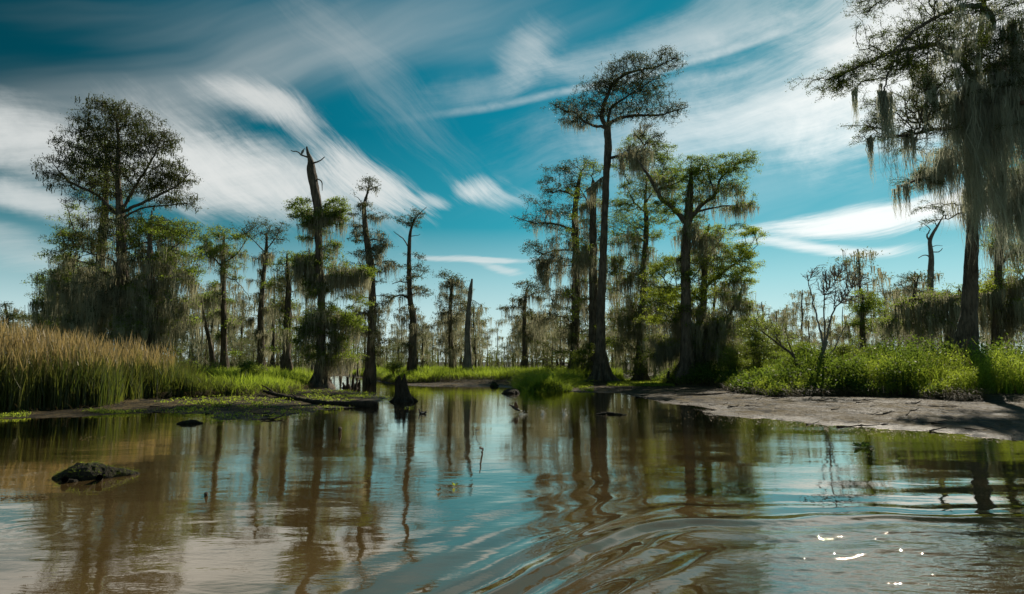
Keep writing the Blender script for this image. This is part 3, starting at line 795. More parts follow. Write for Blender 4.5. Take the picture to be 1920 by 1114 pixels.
# ---- the tall pair on the right
cypress('tallest cypress, its bare straight trunk carrying a windswept flat crown high in the sky', 54,
    [(1129,726,1.20),(1128,700,.66),(1127,670,.46),(1126,620,.36),(1128,540,.31),(1131,470,.29),(1134,400,.28),(1137,330,.27),(1140,280,.29),(1139,240,.28)],
    limbs=[[(1139,242,.20),(1128,215,.17),(1138,180,.14),(1155,152,.12),(1185,135,.10),(1230,125,.06),(1270,108,.03)],
           [(1139,242,.18),(1150,226,.15),(1190,217,.12),(1240,215,.08),(1290,200,.03)],
           [(1139,242,.15),(1120,237,.12),(1095,228,.10),(1082,212,.08),(1060,208,.06),(1036,195,.03)],
           [(1139,243,.14),(1145,205,.11),(1170,185,.09),(1200,165,.06),(1225,150,.03)],
           [(1138,300,.14),(1160,292,.12),(1190,288,.10),(1210,278,.08),(1200,262,.06),(1190,250,.03)],
           [(1135,330,.10),(1115,345,.07),(1095,360,.05)]],
    blobs=[(1180,140,62,30,0,0,1.5),(1235,112,40,20,0,0,1.6),(1265,115,16,14),(1190,112,26,14,0,0,1.5),(1150,160,34,24,0,0,1.3),(1215,165,40,30,0,0,1.3),(1125,165,24,22),
           (1150,185,90,50,0,0,.6),(1110,205,40,26,0,0,1.2),(1075,195,30,18),(1045,195,20,16),(1160,205,40,20),(1225,205,44,20,0,0,1.3),(1270,200,28,14),(1090,225,24,12),(1065,218,20,14),
           (1210,250,26,20),(1230,262,24,20,0,0,.8),(1190,290,40,12,0,0,.7)],
    mossr=[(1085,225,30,24,50,1.0),(1185,292,46,20,130,2.0),(1150,240,70,16,40,.8),(1120,330,34,30,40,1.6),(1130,480,14,50,12,1.5)],
    dens=14, leaf=(9,.15,.26), leafmat='leafdark', seed=41, flute=(3.4,1.15,8), group='two tall cypresses on the right-hand mud bank', step=.3, bf=.28)
cypress('dense cypress with a rounded crown, standing directly behind the left of the tallest one', 60,
    [(1078,706,.7),(1078,650,.38),(1080,560,.35),(1080,480,.32),(1078,400,.28),(1084,350,.2),(1090,320,.06)],
    limbs=[[(1080,370,.10),(1055,358,.08),(1035,360,.06),(1025,345,.03)], [(1080,430,.12),(1040,420,.09),(1005,418,.06),(972,410,.03)], [(1079,470,.1),(1040,470,.07),(1015,480,.03)]],
    blobs=[(1050,325,32,26,0,0,1.3),(1080,310,34,20),(1030,345,20,18),(1060,355,44,14),(1000,412,34,12,0,0,1.4),(1040,400,40,22),(1060,440,50,26,0,0,.8),(1030,480,34,24),(1075,500,50,30,0,0,.7),(1060,560,50,36,0,0,.6),(1080,620,50,36,0,0,.6)] + fillb(995,1135,340,690,44,11,1.2),
    mossr=[(1050,430,60,40,60,1.6),(1075,500,70,50,220,2.4),(1070,590,70,60,170,2.2)], dens=7.5, leaf=(12,.17,.32), leafmat='leafdark', seed=42)
cypress('thin-topped cypress seen close behind the left edge of the tallest trunk', 57,
    [(1112,706,.6),(1112,650,.36),(1112,560,.33),(1112,480,.31),(1112,400,.29),(1113,345,.22)],
    limbs=[[(1112,400,.08),(1098,370,.05),(1085,350,.03)]],
    blobs=[(1112,320,24,22),(1095,380,24,20,0,0,.7),(1105,470,44,26,0,0,.7)] + fillb(1070,1160,340,680,26,12,1.1,22,8),
    mossr=[(1115,400,34,40,60,1.7),(1110,510,44,60,100,2.4)], dens=7, leaf=(12,.17,.30), leafmat='leaf', seed=43)
cypress('open twiggy cypress between the tallest trunk and the curved-limb cypress', 58,
    [(1202,712,.6),(1200,650,.30),(1205,570,.26),(1207,500,.22),(1212,430,.22),(1210,370,.12),(1215,320,.05)],
    limbs=[[(1210,400,.08),(1190,380,.06),(1175,350,.03)], [(1210,380,.08),(1235,340,.05),(1250,300,.03)], [(1206,520,.09),(1180,510,.06),(1150,500,.03)], [(1206,520,.09),(1235,500,.05),(1260,490,.03)]],
    blobs=[(1215,300,46,40,0,0,1.6),(1190,260,30,24,0,0,1.2),(1175,420,40,40,0,0,1.2),(1245,280,20,24),(1190,340,34,30),(1240,330,28,24),(1210,390,44,26,0,0,.9),(1180,440,34,26,0,0,.8),(1200,500,56,34,0,0,.9),(1230,560,50,34,0,0,.8),(1180,590,44,34,0,0,.6),(1200,640,50,34,0,0,.6)] + fillb(1140,1280,280,700,56,13,1.2),
    mossr=[(1200,320,46,40,60,1.2),(1185,470,56,40,130,2.2),(1195,560,64,60,330,2.8),(1210,650,60,40,200,2.2)], dens=8, leaf=(13,.16,.30), leafmat='leaf', seed=44)
cypress('thick cypress whose bent limb sweeps up to a spreading right-leaning crown', 50,
    [(1288,712,.8),(1287,650,.42),(1286,560,.36),(1285,480,.34),(1290,415,.34),(1293,370,.26),(1296,325,.12)],
    limbs=[[(1289,420,.22),(1262,390,.18),(1240,372,.16),(1225,345,.14),(1208,318,.10),(1196,300,.04)],
           [(1290,415,.20),(1315,385,.15),(1340,365,.12),(1352,335,.08),(1380,310,.05),(1412,292,.02)], [(1240,352,.08),(1265,345,.06),(1290,330,.03)],
           [(1292,400,.12),(1330,392,.08),(1370,386,.05),(1415,390,.02)], [(1340,362,.09),(1330,330,.06),(1325,305,.03)]],
    blobs=[(1330,318,40,30,0,0,1.6),(1375,308,36,24,0,0,1.5),(1405,295,18,16),(1290,310,30,22,0,0,1.2),(1360,350,40,24,0,0,1.2),(1255,330,34,18),(1390,385,34,10,0,0,1.2),
           (1320,365,34,20),(1245,385,30,24),(1296,335,26,18,0,0,1.4),(1294,370,24,16,0,0,1.0),(1310,430,34,24,0,0,.7)] + fillb(1225,1380,340,600,22,14,1.0),
    mossr=[(1230,345,40,30,60,1.1),(1340,370,60,30,90,1.5),(1390,390,34,14,60,1.0),(1290,450,50,40,120,1.8)], dens=9, leaf=(17,.15,.28), leafmat='leaf', seed=45, step=.32)
cypress('gnarled cypress with swollen base on the mud, bright green foliage and moss beards', 51.5,
    [(1321,727,1.15),(1320,705,.62),(1318,680,.42),(1312,655,.38),(1300,640,.34),(1315,600,.28),(1320,540,.22),(1322,470,.16),(1330,420,.05)],
    limbs=[[(1306,648,.20),(1285,628,.16),(1270,610,.12),(1250,600,.06)], [(1316,660,.2),(1335,625,.16),(1360,600,.12),(1385,560,.06)], [(1320,540,.12),(1350,515,.09),(1385,490,.06),(1420,460,.02)],
           [(1318,570,.12),(1290,545,.08),(1255,540,.04)], [(1322,480,.08),(1350,450,.05),(1362,420,.02)], [(1306,650,.12),(1280,655,.10),(1255,668,.05)]],
    blobs=[(1265,500,40,22,0,0,1.5),(1250,545,40,16,0,0,1.4),(1290,560,40,24,0,0,1.3),(1240,590,30,18),(1300,480,40,20),(1385,480,34,26,0,0,1.3),(1400,520,24,16),(1360,510,40,24),(1340,440,28,24),
           (1370,550,34,20),(1320,600,60,26),(1270,640,50,22,0,0,.9),(1350,640,34,26,0,0,.9)] + fillb(1215,1410,430,690,30,15,1.0),
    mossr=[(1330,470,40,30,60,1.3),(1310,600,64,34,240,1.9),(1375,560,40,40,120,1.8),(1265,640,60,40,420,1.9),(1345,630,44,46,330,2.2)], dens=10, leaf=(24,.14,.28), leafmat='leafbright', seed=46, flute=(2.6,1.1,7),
    group='two tall cypresses on the right-hand mud bank', mossn=14)
# ---- right side
cypress('bare forked grey snag with crooked limbs, left of the great moss-hung tree', 62,
    [(1738,690,.7),(1739,640,.5),(1740,590,.36),(1744,540,.26),(1746,480,.22),(1744,450,.16),(1757,425,.10),(1770,403,.04)], leaf=(0,.1,.1),
    dead=[[(1745,455,.10),(1738,440,.07),(1744,430,.05),(1732,420,.03),(1722,415,.02)], [(1747,483,.07),(1735,478,.05),(1722,484,.03)], [(1746,475,.06),(1760,472,.045),(1768,466,.03)], [(1746,462,.05),(1755,460,.03),(1766,461,.02)],
          [(1757,425,.05),(1752,415,.03),(1750,412,.02)]], seed=51, name='dead_tree', cat='dead tree', group=None, barkmat='deadwood', flute=(1.5,.8,7))
cypress('dark wiry cypress low in front of the bare forked snag', 58,
    [(1705,690,.4),(1706,640,.25),(1712,590,.18),(1714,550,.12),(1722,520,.04)],
    blobs=[(1712,522,30,14,0,0,1.2),(1695,545,20,12),(1735,545,20,14),(1715,585,40,22,0,0,.8),(1700,620,40,26,0,0,.7)], mossr=[(1715,580,40,50,130,1.6)], dens=6.5, leaf=(12,.18,.34), leafmat='leafdark', seed=52)
cypress('small rounded dark green tree above the shrubs, right of the leafless shrub', 56,
    [(1622,690,.35),(1618,640,.22),(1616,590,.16),(1618,555,.06)],
    blobs=[(1620,560,30,20,0,0,1.4),(1600,580,22,14),(1640,585,26,14),(1620,610,44,20,0,0,.9)], mossr=[(1622,610,46,30,60,1.2)], dens=7, leaf=(22,.18,.34), leafmat='leaf', seed=53)
cypress('mossy spreading tree whose fringed limbs reach left of the great right-hand trunk', 44,
    [(1776,690,.5),(1780,640,.32),(1790,590,.24),(1800,550,.12)],
    limbs=[[(1786,600,.1),(1750,570,.08),(1715,560,.06),(1680,575,.03)], [(1786,600,.08),(1760,590,.06),(1730,600,.03)]],
    blobs=[(1750,560,44,14,0,0,1.3),(1700,565,34,12),(1785,550,34,18),(1730,600,50,22,0,0,.8),(1670,600,30,20,0,0,.8)], mossr=[(1745,570,70,30,260,2.2),(1700,610,60,34,120,1.6)], dens=8, leaf=(14,.16,.3), leafmat='leaf', seed=54)
cypress('second thick trunk behind the great right-hand tree, against the right edge', 46,
    [(1867,692,.55),(1868,640,.32),(1870,560,.26),(1873,480,.22),(1878,400,.19),(1884,330,.14),(1888,250,.08)],
    limbs=[[(1872,500,.12),(1900,470,.08),(1940,450,.04)], [(1870,540,.1),(1900,530,.08),(1950,520,.04)], [(1870,560,.12),(1840,545,.08),(1815,540,.04)]],
    blobs=[(1900,520,40,26,0,0,1.2),(1940,470,40,40),(1885,440,40,40,0,0,.8),(1840,540,36,18),(1900,580,50,22,0,0,1.2),(1890,330,50,60,0,0,.6)],
    mossr=[(1900,570,60,60,300,3.0),(1890,440,60,60,140,1.8),(1850,590,40,50,120,2.4)], dens=8, leaf=(20,.15,.3), leafmat='leafbright', seed=55)
# the great near tree at the right edge: trunk behind the bank, limbs reaching forward over it
cypress('great moss-hung cypress at the right edge, its limbs reaching out over the mud bank', 36,
    [(1812,692,1.0),(1812,660,.62),(1815,620,.46),(1818,560,.37),(1822,480,.31),(1824,400,.25),(1826,300,.20),(1830,200,.17),(1838,80,.15),(1850,-60,.12),(1860,-220,.1)],
    limbs=[[(1830,200,.16),(1860,190,.14,-2),(1890,200,.12,-4),(1925,190,.10,-6)],
           [(1832,160,.18),(1800,110,.15,-2),(1760,85,.12,-4),(1690,95,.09,-6),(1620,120,.06,-7),(1550,150,.025,-8)],
           [(1838,90,.18),(1860,40,.16,-2),(1830,10,.12,-5),(1740,40,.08,-7),(1660,110,.04,-8)],
           [(1828,260,.14),(1800,240,.11,-2),(1740,245,.08,-4),(1690,255,.06,-5),(1650,240,.03,-6)],
           [(1826,330,.12),(1790,320,.09,-1),(1740,330,.07,-2),(1690,350,.04,-3)],
           [(1845,0,.2),(1900,-30,.15,-3),(1980,-20,.1,-5)], [(1845,0,.16),(1780,-30,.12,-3),(1690,-20,.07,-6),(1620,-5,.03,-8)],
           [(1832,150,.14),(1870,120,.12,-3),(1930,100,.08,-5)], [(1828,250,.14),(1870,260,.12,-3),(1930,240,.08,-5)],
           [(1848,-40,.16),(1800,-90,.12,-5),(1730,-120,.08,-8)],[(1690,95,.05,-6),(1665,140,.04,-6.5),(1655,190,.03,-7)]],
    blobs=[(1600,135,56,22,-7,2.0,1.9),(1570,150,26,16,-8,1.2,2),(1670,100,60,40,-6,2.2,1.4),(1740,80,70,46,-5,2.4,1.1),(1760,30,90,40,-6,2.4,1.1),(1640,10,44,26,-7,1.6,1.0),
           (1830,60,70,60,-3,2.5,.9),(1900,80,60,80,-5,2,.9),(1700,190,56,40,-4,2,1.1),(1770,170,60,50,-3,2,1.0),(1640,240,34,28,-5,1.2,1.3),(1700,260,50,26,-4,2,1.1),
           (1720,330,44,22,-2,1.6,1.2),(1790,300,50,40,-1,2,.9),(1890,220,60,60,-4,2,.9),(1760,400,40,26,0,1.5,.6),(1900,-60,110,50,-4,3,.5),(1700,-70,110,40,-7,3,.5),(1890,340,60,60,-2,2,.6),(1825,250,50,90,-2.5,.8,.7),(1850,120,60,60,-4,1,.8)] + [(p, q, w, h, -5, 1.5, 1.3) for p, q, w, h in ((1700,130,40,16),(1760,150,40,16),(1820,110,40,16),(1880,160,40,18),(1730,210,36,14))],
    mossr=[(1655,190,16,26,16,3.0),(1640,150,10,20,5,1.6),(1600,150,12,20,5,1.2),(1700,150,40,40,14,1.5),(1760,240,50,40,26,2.4),(1830,190,60,50,52,4.6),(1790,260,60,44,40,3.2),(1890,210,50,60,50,4.8),(1720,240,60,34,50,1.3),
           (1700,330,44,26,44,1.2),(1800,320,60,44,40,3.0),(1890,330,60,50,46,3.6),(1830,400,60,50,50,2.4),(1760,120,80,60,20,1.2)],
    dens=6.0, leaf=(26,.085,.22), leafmat='leafnear', mossmat='mossgrey', seed=61, flute=(3.0,.9,7), mossn=26, mossw=.027, spread=.13, group=None, step=.32, bf=.3, droop=.15,
    curtains=[(1655,165,-7,4.6,.12,520),(1642,275,-6,2.4,.07,200),(1610,165,-7,1.8,.08,160),(1740,180,-5,2.6,.14,360),(1708,250,-5,2.6,.12,300),(1790,180,-4,6.2,.20,900),(1812,160,-4,7.6,.22,1200),(1845,170,-4,8.0,.24,1300),
              (1875,150,-5,7.0,.2,1000),(1900,60,-5,6.5,.2,900),(1915,200,-5,6.0,.2,900),(1770,300,-2,4.2,.16,500),(1820,330,-2,5.0,.2,800),(1880,320,-3,5.6,.2,900),(1905,380,-3,4.0,.16,500),(1690,320,-3,1.8,.12,260)])

# ------------------------------------------------------------------ shrubs
def shrub(label, px, D, h, w, seed, mat='shrub', n=26, size=.11, dens=9, stems=4, cat='shrub', base_y=None, twig=True, blobs=None, group='shrubs along the banks'):
    s_ = D / F; rp = random.Random(seed)
    by = HOR + (CAMZ - .35) / s_
    top = by - h / s_; hw = w / s_ / 2
    bl = blobs or [(px + rp.uniform(-.35, .35) * hw, top + (.30 + .42 * i / stems) * (by - top), hw * rp.uniform(.45, .8), (by - top) * rp.uniform(.16, .26)) for i in range(stems)]
    lim = [[(px, by - 2, .035), (px + rp.uniform(-.4, .4) * hw, by - (by - top) * .45, .02), (px + rp.uniform(-.7, .7) * hw, by - (by - top) * .8, .01)] for i in range(stems)]
    return cypress(label, D, [(px, by, .06), (px, by - (by - top) * .2, .04), (px + rp.uniform(-.3, .3) * hw, by - (by - top) * .7, .015)], limbs=lim, blobs=bl, dens=dens,
                   leaf=(n, size, .30), leafmat=mat, seed=seed, flute=(.3, .3, 3), group=group, name='shrub', cat=cat, step=.22, droop=-.25)
shrub('bright yellow-green bush on the left bank, in front of the curved slender cypress', 467, 38, 1.75, 1.5, 101, n=34)
shrub('round light green bush on the left bank beside the end of the tall reeds', 352, 40, 1.9, 1.6, 102, n=20)
shrub('small pale bush half hidden among the last reeds, under the small leaning cypress', 385, 44, 1.5, 1.8, 103, n=22)
shrub('bright green bush on the far bank, right behind the cut stump in the water', 738, 60, 1.9, 2.4, 104, n=34)
shrub('yellow-green bush against the left foot of the tallest cypress', 1090, 56, 3.4, 1.8, 105, n=30, stems=6)
shrub('low bush between the tallest cypress and the gnarled one, in deep moss shade', 1205, 56, 2.4, 3.2, 106, n=20)
shrub('tall loose green bush just right of the gnarled cypress', 1420, 45, 5.4, 2.8, 107, n=20, stems=8, dens=5)
shrub('slim tall bush with upright shoots, left of the leafless shrub', 1455, 47, 4.8, 2.2, 108, n=16, stems=7, dens=5)
shrub('green bush tight against the right of the gnarled cypress foot', 1378, 46, 2.6, 2.4, 109, n=26)
shrub('wide bright bush behind the leafless shrub on the right bank', 1580, 44, 3.2, 3.0, 110, n=24, stems=6)
shrub('sprawling olive bush right of the leafless shrub on the right bank', 1650, 42, 3.0, 3.4, 111, n=22, stems=7, dens=7)
shrub('small rusty-tinged bush in front of the small rounded dark tree', 1604, 40, 2.0, 1.4, 112, mat='straw', n=14)
shrub('broad green bush under the mossy spreading tree', 1720, 44, 2.2, 3.6, 113, n=22, stems=6, dens=7)
shrub('leafy bush under the fringed limbs at the right edge of the photo', 1895, 40, 2.2, 3.0, 114, n=20, stems=6, dens=6)
shrub('bush with dark glossy leaves left of the leafless shrub trunk', 1500, 42, 3.0, 2.6, 115, mat='leaf', n=30, stems=6)
shrub('tall yellow-green thicket behind the gnarled cypress, on its right', 1395, 54, 5.0, 3.4, 116, n=18, stems=8, dens=7)
shrub('tangled thicket between the slim tall bush and the leafless shrub', 1490, 52, 3.8, 3.6, 117, n=20, stems=8, dens=7)
shrub('leafy thicket directly under the small rounded dark tree', 1635, 50, 3.0, 4.2, 118, n=22, stems=8, dens=7)
shrub('low wide thicket at the foot of the dark wiry cypress', 1700, 50, 2.8, 3.6, 119, mat='leafbright', n=22, stems=7, dens=7)
shrub('green thicket at the left foot of the great moss-hung tree', 1772, 40, 1.9, 2.6, 120, n=24, stems=6)
cypress('leafless grey shrub with fine twigs swept up to the right, on the right bank', 38,
    [(1528,700,.30),(1536,680,.15),(1545,652,.10),(1550,640,.08)],
    limbs=[[(1545,652,.07),(1531,591,.045),(1520,545,.03),(1519,520,.02),(1533,498,.008)], [(1548,645,.07),(1560,591,.045),(1580,562,.03),(1605,535,.018),(1624,516,.007)],
           [(1548,648,.06),(1545,564,.035),(1560,535,.025),(1575,512,.015),(1594,495,.006)], [(1540,668,.06),(1560,660,.04),(1584,612,.03),(1587,600,.02)], [(1565,585,.03),(1566,540,.02),(1572,500,.008)]],
    blobs=[(1535,515,22,18,0,0,1.2),(1575,505,24,16,0,0,1.5),(1605,525,24,16,0,0,1.5),(1590,555,24,14),(1560,545,30,22)], dens=22, leaf=(0,.1,.1), seed=121, barkmat='deadwood',
    name='leafless_shrub', cat='shrub', group=None, flute=(.8,.8,5), step=.25, bf=.75, mossr=[(1545,620,20,30,5,.5)])
cypress('bare dark branch leaning far to the left from the right bank, thinly leaved', 37,
    [(1506,690,.10),(1490,672,.07),(1466,650,.05),(1440,630,.035),(1418,614,.012)],
    limbs=[[(1466,650,.035),(1450,612,.02),(1440,590,.008)], [(1490,672,.04),(1478,640,.025),(1470,610,.01)]],
    blobs=[(1440,600,30,20),(1475,615,20,18)], dens=6, leaf=(8,.10,.3), leafmat='shrub', seed=122, name='leaning_branch', cat='branch', group=None, flute=(.3,.3,4), step=.25)

# ------------------------------------------------------------------ distant trees: a few kinds, copied
def proto(seed, H, kind):
    """kind 0 mossy spreading, 1 slim tufted, 2 bare pole, 3 low bushy"""
    rng = np.random.RandomState(seed); sk = Skel(); n = 7
    lean = rng.normal(0, .03, 2) * H; t = np.linspace(0, 1, n)
    r0 = {0: .26, 1: .2, 2: .17, 3: .2}[kind]
    P = np.stack([lean[0] * t + rng.normal(0, .12, n) * t, lean[1] * t + rng.normal(0, .12, n) * t, H * t - .2, r0 * (1 - .75 * t) + r0 * .8 * np.exp(-t * 12)], 1)
    sk.chain(catmull(P, .6))
    T = []
    cl = {0: [(.93, .16, .8), (.78, .22, 1.2), (.60, .24, 1.0), (.42, .22, .8)], 1: [(.95, .12, 1.0), (.78, .10, .6), (.62, .10, .5)], 2: [(.8, .08, .10)], 3: [(.85, .26, 1.2), (.6, .34, 1.5), (.38, .34, 1.2)]}[kind]
    for (f, w, d) in cl:
        m = int(46 * d) + 2; u = unit(rng.normal(size=(m, 3))) * rng.uniform(.3, 1, (m, 1)) ** .5
        for j in range(2):
            off = rng.normal(0, .35, 3) * w * H; off[2] *= .3
            T.append(u[j::2] * np.array([w * H, w * H, w * H * .38]) + np.array([lean[0] * f, lean[1] * f, H * f]) + off)
    N0 = len(sk.P); T = np.concatenate(T); T = T[T[:, 2] > 1]
    grow(sk, T, .35, .7, .08, rng, up=.05)
    rt = empty('distant_tree', (0, 0, -60)); rt['_o'] = [0, 0, 0]
    wb = Buf(); r, ch = skin(wb, sk, sides=(3, 4, 7)); wb.build('trunk', M['barkdark' if kind != 2 else 'deadwood'], rt, smooth=True)
    P = np.array(sk.P); par = np.array(sk.par)
    if kind != 2:
        lb = Buf(); a = np.repeat(np.arange(N0, len(P)), 16 if kind == 3 else 8)
        q = P[a] + rng.normal(size=(len(a), 3)) * np.array([.28, .28, .16]); leaves(lb, q, .24, .34, .25, rng=rng); lb.build('crown', M['leaffar'], rt)
    if kind in (0, 1):
        mb = Buf(); k = 90 if kind == 0 else 34; pick = rng.choice(np.arange(N0, len(P)), k); LL = H * .17 * rng.uniform(.3, 1.3, k); LL = np.minimum(LL, P[pick, 2] - .4)
        moss(mb, P[pick], LL, 9, .20, .07, rng, seg=3); mb.build('hanging_moss', M['moss'], rt)['kind'] = 'stuff'
    return rt
def copy_thing(o, loc, rz, sc):
    c = o.copy(); COL.objects.link(c); c.location = loc; c.rotation_euler = (0, 0, rz); c.scale = (sc, sc, sc)
    for ch in o.children:
        d = ch.copy(); COL.objects.link(d); d.parent = c
    return c
protos = [proto(201, 11, 0), proto(202, 12.5, 0), proto(203, 12, 1), proto(204, 14, 1), proto(205, 9, 2), proto(206, 8, 3), proto(207, 10, 0), proto(208, 10, 2)]
kinds = [0, 0, 1, 1, 2, 3, 0, 2]
KN = {0: ('moss-draped spreading cypress', 'distant_tree'), 1: ('thin tufted cypress', 'distant_tree'), 2: ('bare dead pole', 'distant_dead_tree'), 3: ('low bushy swamp tree', 'distant_tree')}
# zones: px0, px1, count, D range, phrase
ZN = [(-120, 70, 8, (75, 120), 'behind the reeds at the far left edge'),
      (70, 335, 9, (75, 120), 'behind the big left group of cypresses'),
      (335, 455, 11, (78, 130), 'behind the small leaning and the slim upright cypress'),
      (455, 590, 13, (78, 135), 'behind the marsh between the curved slender cypress and the heron snag'),
      (625, 765, 13, (80, 140), 'between the heron snag and the swept flat-topped cypress'),
      (780, 895, 12, (85, 150), 'behind the two broken poles left of the river opening'),
      (895, 960, 9, (130, 190), 'in the pale river opening at the centre of the horizon'),
      (955, 1110, 14, (78, 130), 'behind the grass left of the tallest cypress'),
      (1140, 1350, 14, (75, 120), 'behind the moss between the tallest and the gnarled cypress'),
      (1350, 1560, 9, (75, 125), 'behind the shrubs left of the leafless shrub'),
      (1560, 1800, 12, (72, 115), 'behind the shrubs between the leafless shrub and the great right tree'),
      (1830, 2060, 8, (70, 110), 'behind the great tree at the right edge')]
rb = random.Random(5); used = set()
for (a, b, n, (d0, d1), ph) in ZN:
    for i in range(n):
        k = rb.choice([0, 1, 6, 0, 2, 3, 5, 4, 0, 5]) if d0 < 125 else rb.choice([2, 3, 4, 7, 3])
        px = a + (b - a) * (i + rb.uniform(.1, .9)) / n; D = rb.uniform(d0, d1); p = at(px, 680, D)
        loc = (p[0], D, .28); rz = rb.uniform(0, 6.28); sc = rb.choice([rb.uniform(.5, .85), rb.uniform(.8, 1.35)])
        kd = kinds[k]; lab = '%s %s' % (KN[kd][0], ph)
        if 600 < px < 965: sc *= .78
        if k in used: o = copy_thing(protos[k], loc, rz, sc)
        else: used.add(k); o = protos[k]; o.location = loc; o.rotation_euler = (0, 0, rz); o.scale = (sc, sc, sc)
        o.name = KN[kd][1]
        tag(o, lab, 'dead tree' if kd == 2 else 'tree', '%ss %s' % (KN[kd][0], ph))
for (a, b, n, dd, hh, ph) in ((330, 600, 20, (64, 90), (.35, .62), 'in the understory behind the left marsh grass'), (615, 980, 16, (68, 100), (.3, .6), 'in the understory behind the far grass bank'),
                          (980, 1230, 12, (64, 84), (.35, .7), 'in the shade behind the tallest cypress'), (1230, 1420, 9, (60, 80), (.4, .75), 'in the shade behind the gnarled cypress'), (1420, 1900, 16, (52, 80), (.35, .62), 'in the understory behind the right bank shrubs')):
    for i in range(n):
        px = a + (b - a) * (i + rb.random()) / n; D = rb.uniform(*dd); p = at(px, 680, D)
        o = copy_thing(protos[rb.choice([5, 5, 0, 6])], (p[0], D, .25), rb.uniform(0, 6.28), rb.uniform(*hh)); o.name = 'understory_tree'
        tag(o, 'low dark bushy tree ' + ph, 'tree', 'low trees ' + ph)
for i, pr in enumerate(protos):
    if i not in used:
        for c in list(pr.children): bpy.data.objects.remove(c)
        bpy.data.objects.remove(pr)
# far wood on the horizon: one mass
rng = np.random.RandomState(77); fb = Buf(); nb = 950
D = rng.uniform(150, 380, nb); X = D * rng.uniform(-.95, .95, nb); H = rng.uniform(2.5, 7, nb)
b0 = np.stack([X, D, np.full(nb, .2)], 1)
ribbons(fb, b0, b0 + np.stack([rng.normal(0, .4, nb), rng.normal(0, .4, nb), H], 1), rng.uniform(.2, .5, nb), 3, .02, rng=rng, face=np.zeros(nb))
ribbons(fb, b0, b0 + np.stack([rng.normal(0, .4, nb), rng.normal(0, .4, nb), H], 1), rng.uniform(.2, .5, nb), 3, .02, rng=rng, face=np.full(nb, 1.57))
a = np.repeat(np.arange(nb), 34); t = rng.beta(2.2, 1.6, len(a)); sp_ = (H[a] * .15)[:, None]
q = b0[a] + np.stack([np.zeros(len(a)), np.zeros(len(a)), H[a] * t], 1) + rng.normal(size=(len(a), 3)) * sp_ * np.array([1, 1, .5])
q[:, 2] = np.maximum(q[:, 2], .3)
leaves(fb, q, .6, .4, .4, rng=rng)
tag(fb.build('far_wood', M['leaffar']), 'thin grey-green line of far-off swamp wood along the horizon', 'woodland', kind='stuff')

# ------------------------------------------------------------------ grasses, reeds and ground cover
def scatter(n, px0, px1, D0, D1, rng, fall=12.0, dmin=.05, dmax=1e9, power=1.0):
    """random points of the vegetated land inside a wedge; thinner away from the bank edge"""
    D = (rng.uniform(D0 ** power, D1 ** power, n)) ** (1 / power); X = D * (rng.uniform(px0, px1, n) - CX) / F
    z, k, dw, du = ground_z(X, D, True)
    keep = (du > dmin) & (du < dmax) & (rng.uniform(0, 1, n) < np.exp(-np.maximum(du - 2, 0) / fall))
    return X[keep], D[keep], z[keep], du[keep]
def clumpy(x, y, s, seed): return fbm(x * s, y * s, seed, 3)
def grass(name, label, n, wedge, hfun, width, mat, rng, seg=3, lean=.22, fall=12, dmin=.05, dmax=1e9, blades=1, parent=None, cat='grass', tipdroop=.12, buf=None):
    x, y, z, du = scatter(n, *wedge, rng, fall, dmin, dmax)
    h = hfun(x, y, du) * rng.uniform(.6, 1.12, len(x)); ok = h > .08
    x, y, z, h = x[ok], y[ok], z[ok], h[ok]
    if blades > 1:
        x = np.repeat(x, blades) + rng.normal(0, .07, len(x) * blades); y = np.repeat(y, blades) + rng.normal(0, .07, len(y) * blades); z = np.repeat(z, blades); h = np.repeat(h, blades) * rng.uniform(.6, 1.05, len(h) * blades)
    m = len(x); b = np.stack([x, y, z - .05], 1); a = rng.uniform(0, 2 * math.pi, m); l = np.abs(rng.normal(0, lean, m)) * h
    dirv = np.stack([np.cos(a), np.sin(a), np.zeros(m)], 1)
    tip = b + dirv * l[:, None] * .5 + np.array([0, 0, 1]) * h[:, None]
    sag = dirv * (l * .9)[:, None] - np.array([0, 0, 1]) * (h * tipdroop * rng.uniform(0, 1.6, m))[:, None]
    bf = buf or Buf(); ribbons(bf, b, tip, width * rng.uniform(.5, 1.4, m), seg, .012, sag, rng, var=np.clip(clumpy(x, y, .6, 31) * .5 + rng.uniform(-.25, .75, m), 0, 1))
    if buf is None: return tag(bf.build(name, mat), label, cat, kind='stuff')
rng = np.random.RandomState(90)
# reeds
def hreed(x, y, du):
    px = CX + F * x / y
    h = 1.98 + 1.0 * (clumpy(x, y, .45, 71) - .5) * 2 + .10 * np.minimum(du, 4)
    h = h * (.82 + .18 * ss(-.2, 1.2, du))
    return h * (1 - .62 * ss(265, 440, px))
bf = Buf()
grass('', '', 30000, (-250, 300, 21.5, 36), hreed, .038, None, rng, seg=4, lean=.12, fall=3.2, blades=2, buf=bf)
grass('', '', 14000, (300, 440, 24, 40), hreed, .038, None, rng, seg=4, lean=.16, fall=4, blades=2, buf=bf)
# feathery reed heads
x, y, z, du = scatter(12000, -250, 330, 21.5, 36, rng, 4.5); h = hreed(x, y, du) * rng.uniform(.86, 1.10, len(x))
b = np.stack([x, y, z + h * .97], 1); a = rng.uniform(0, 6.28, len(x)); L = rng.uniform(.12, .34, len(x))
ribbons(bf, b - np.array([0, 0, .35]), b + np.stack([np.cos(a) * L * .6, np.sin(a) * L * .6, L], 1), .035, 3, .03, rng=rng, var=np.clip(rng.uniform(.6, 1.2, len(x)), 0, 1))
tag(bf.build('tall_reeds', M['reed']), 'stand of tall marsh reeds with golden brown tops along the left bank', 'reeds', kind='stuff')
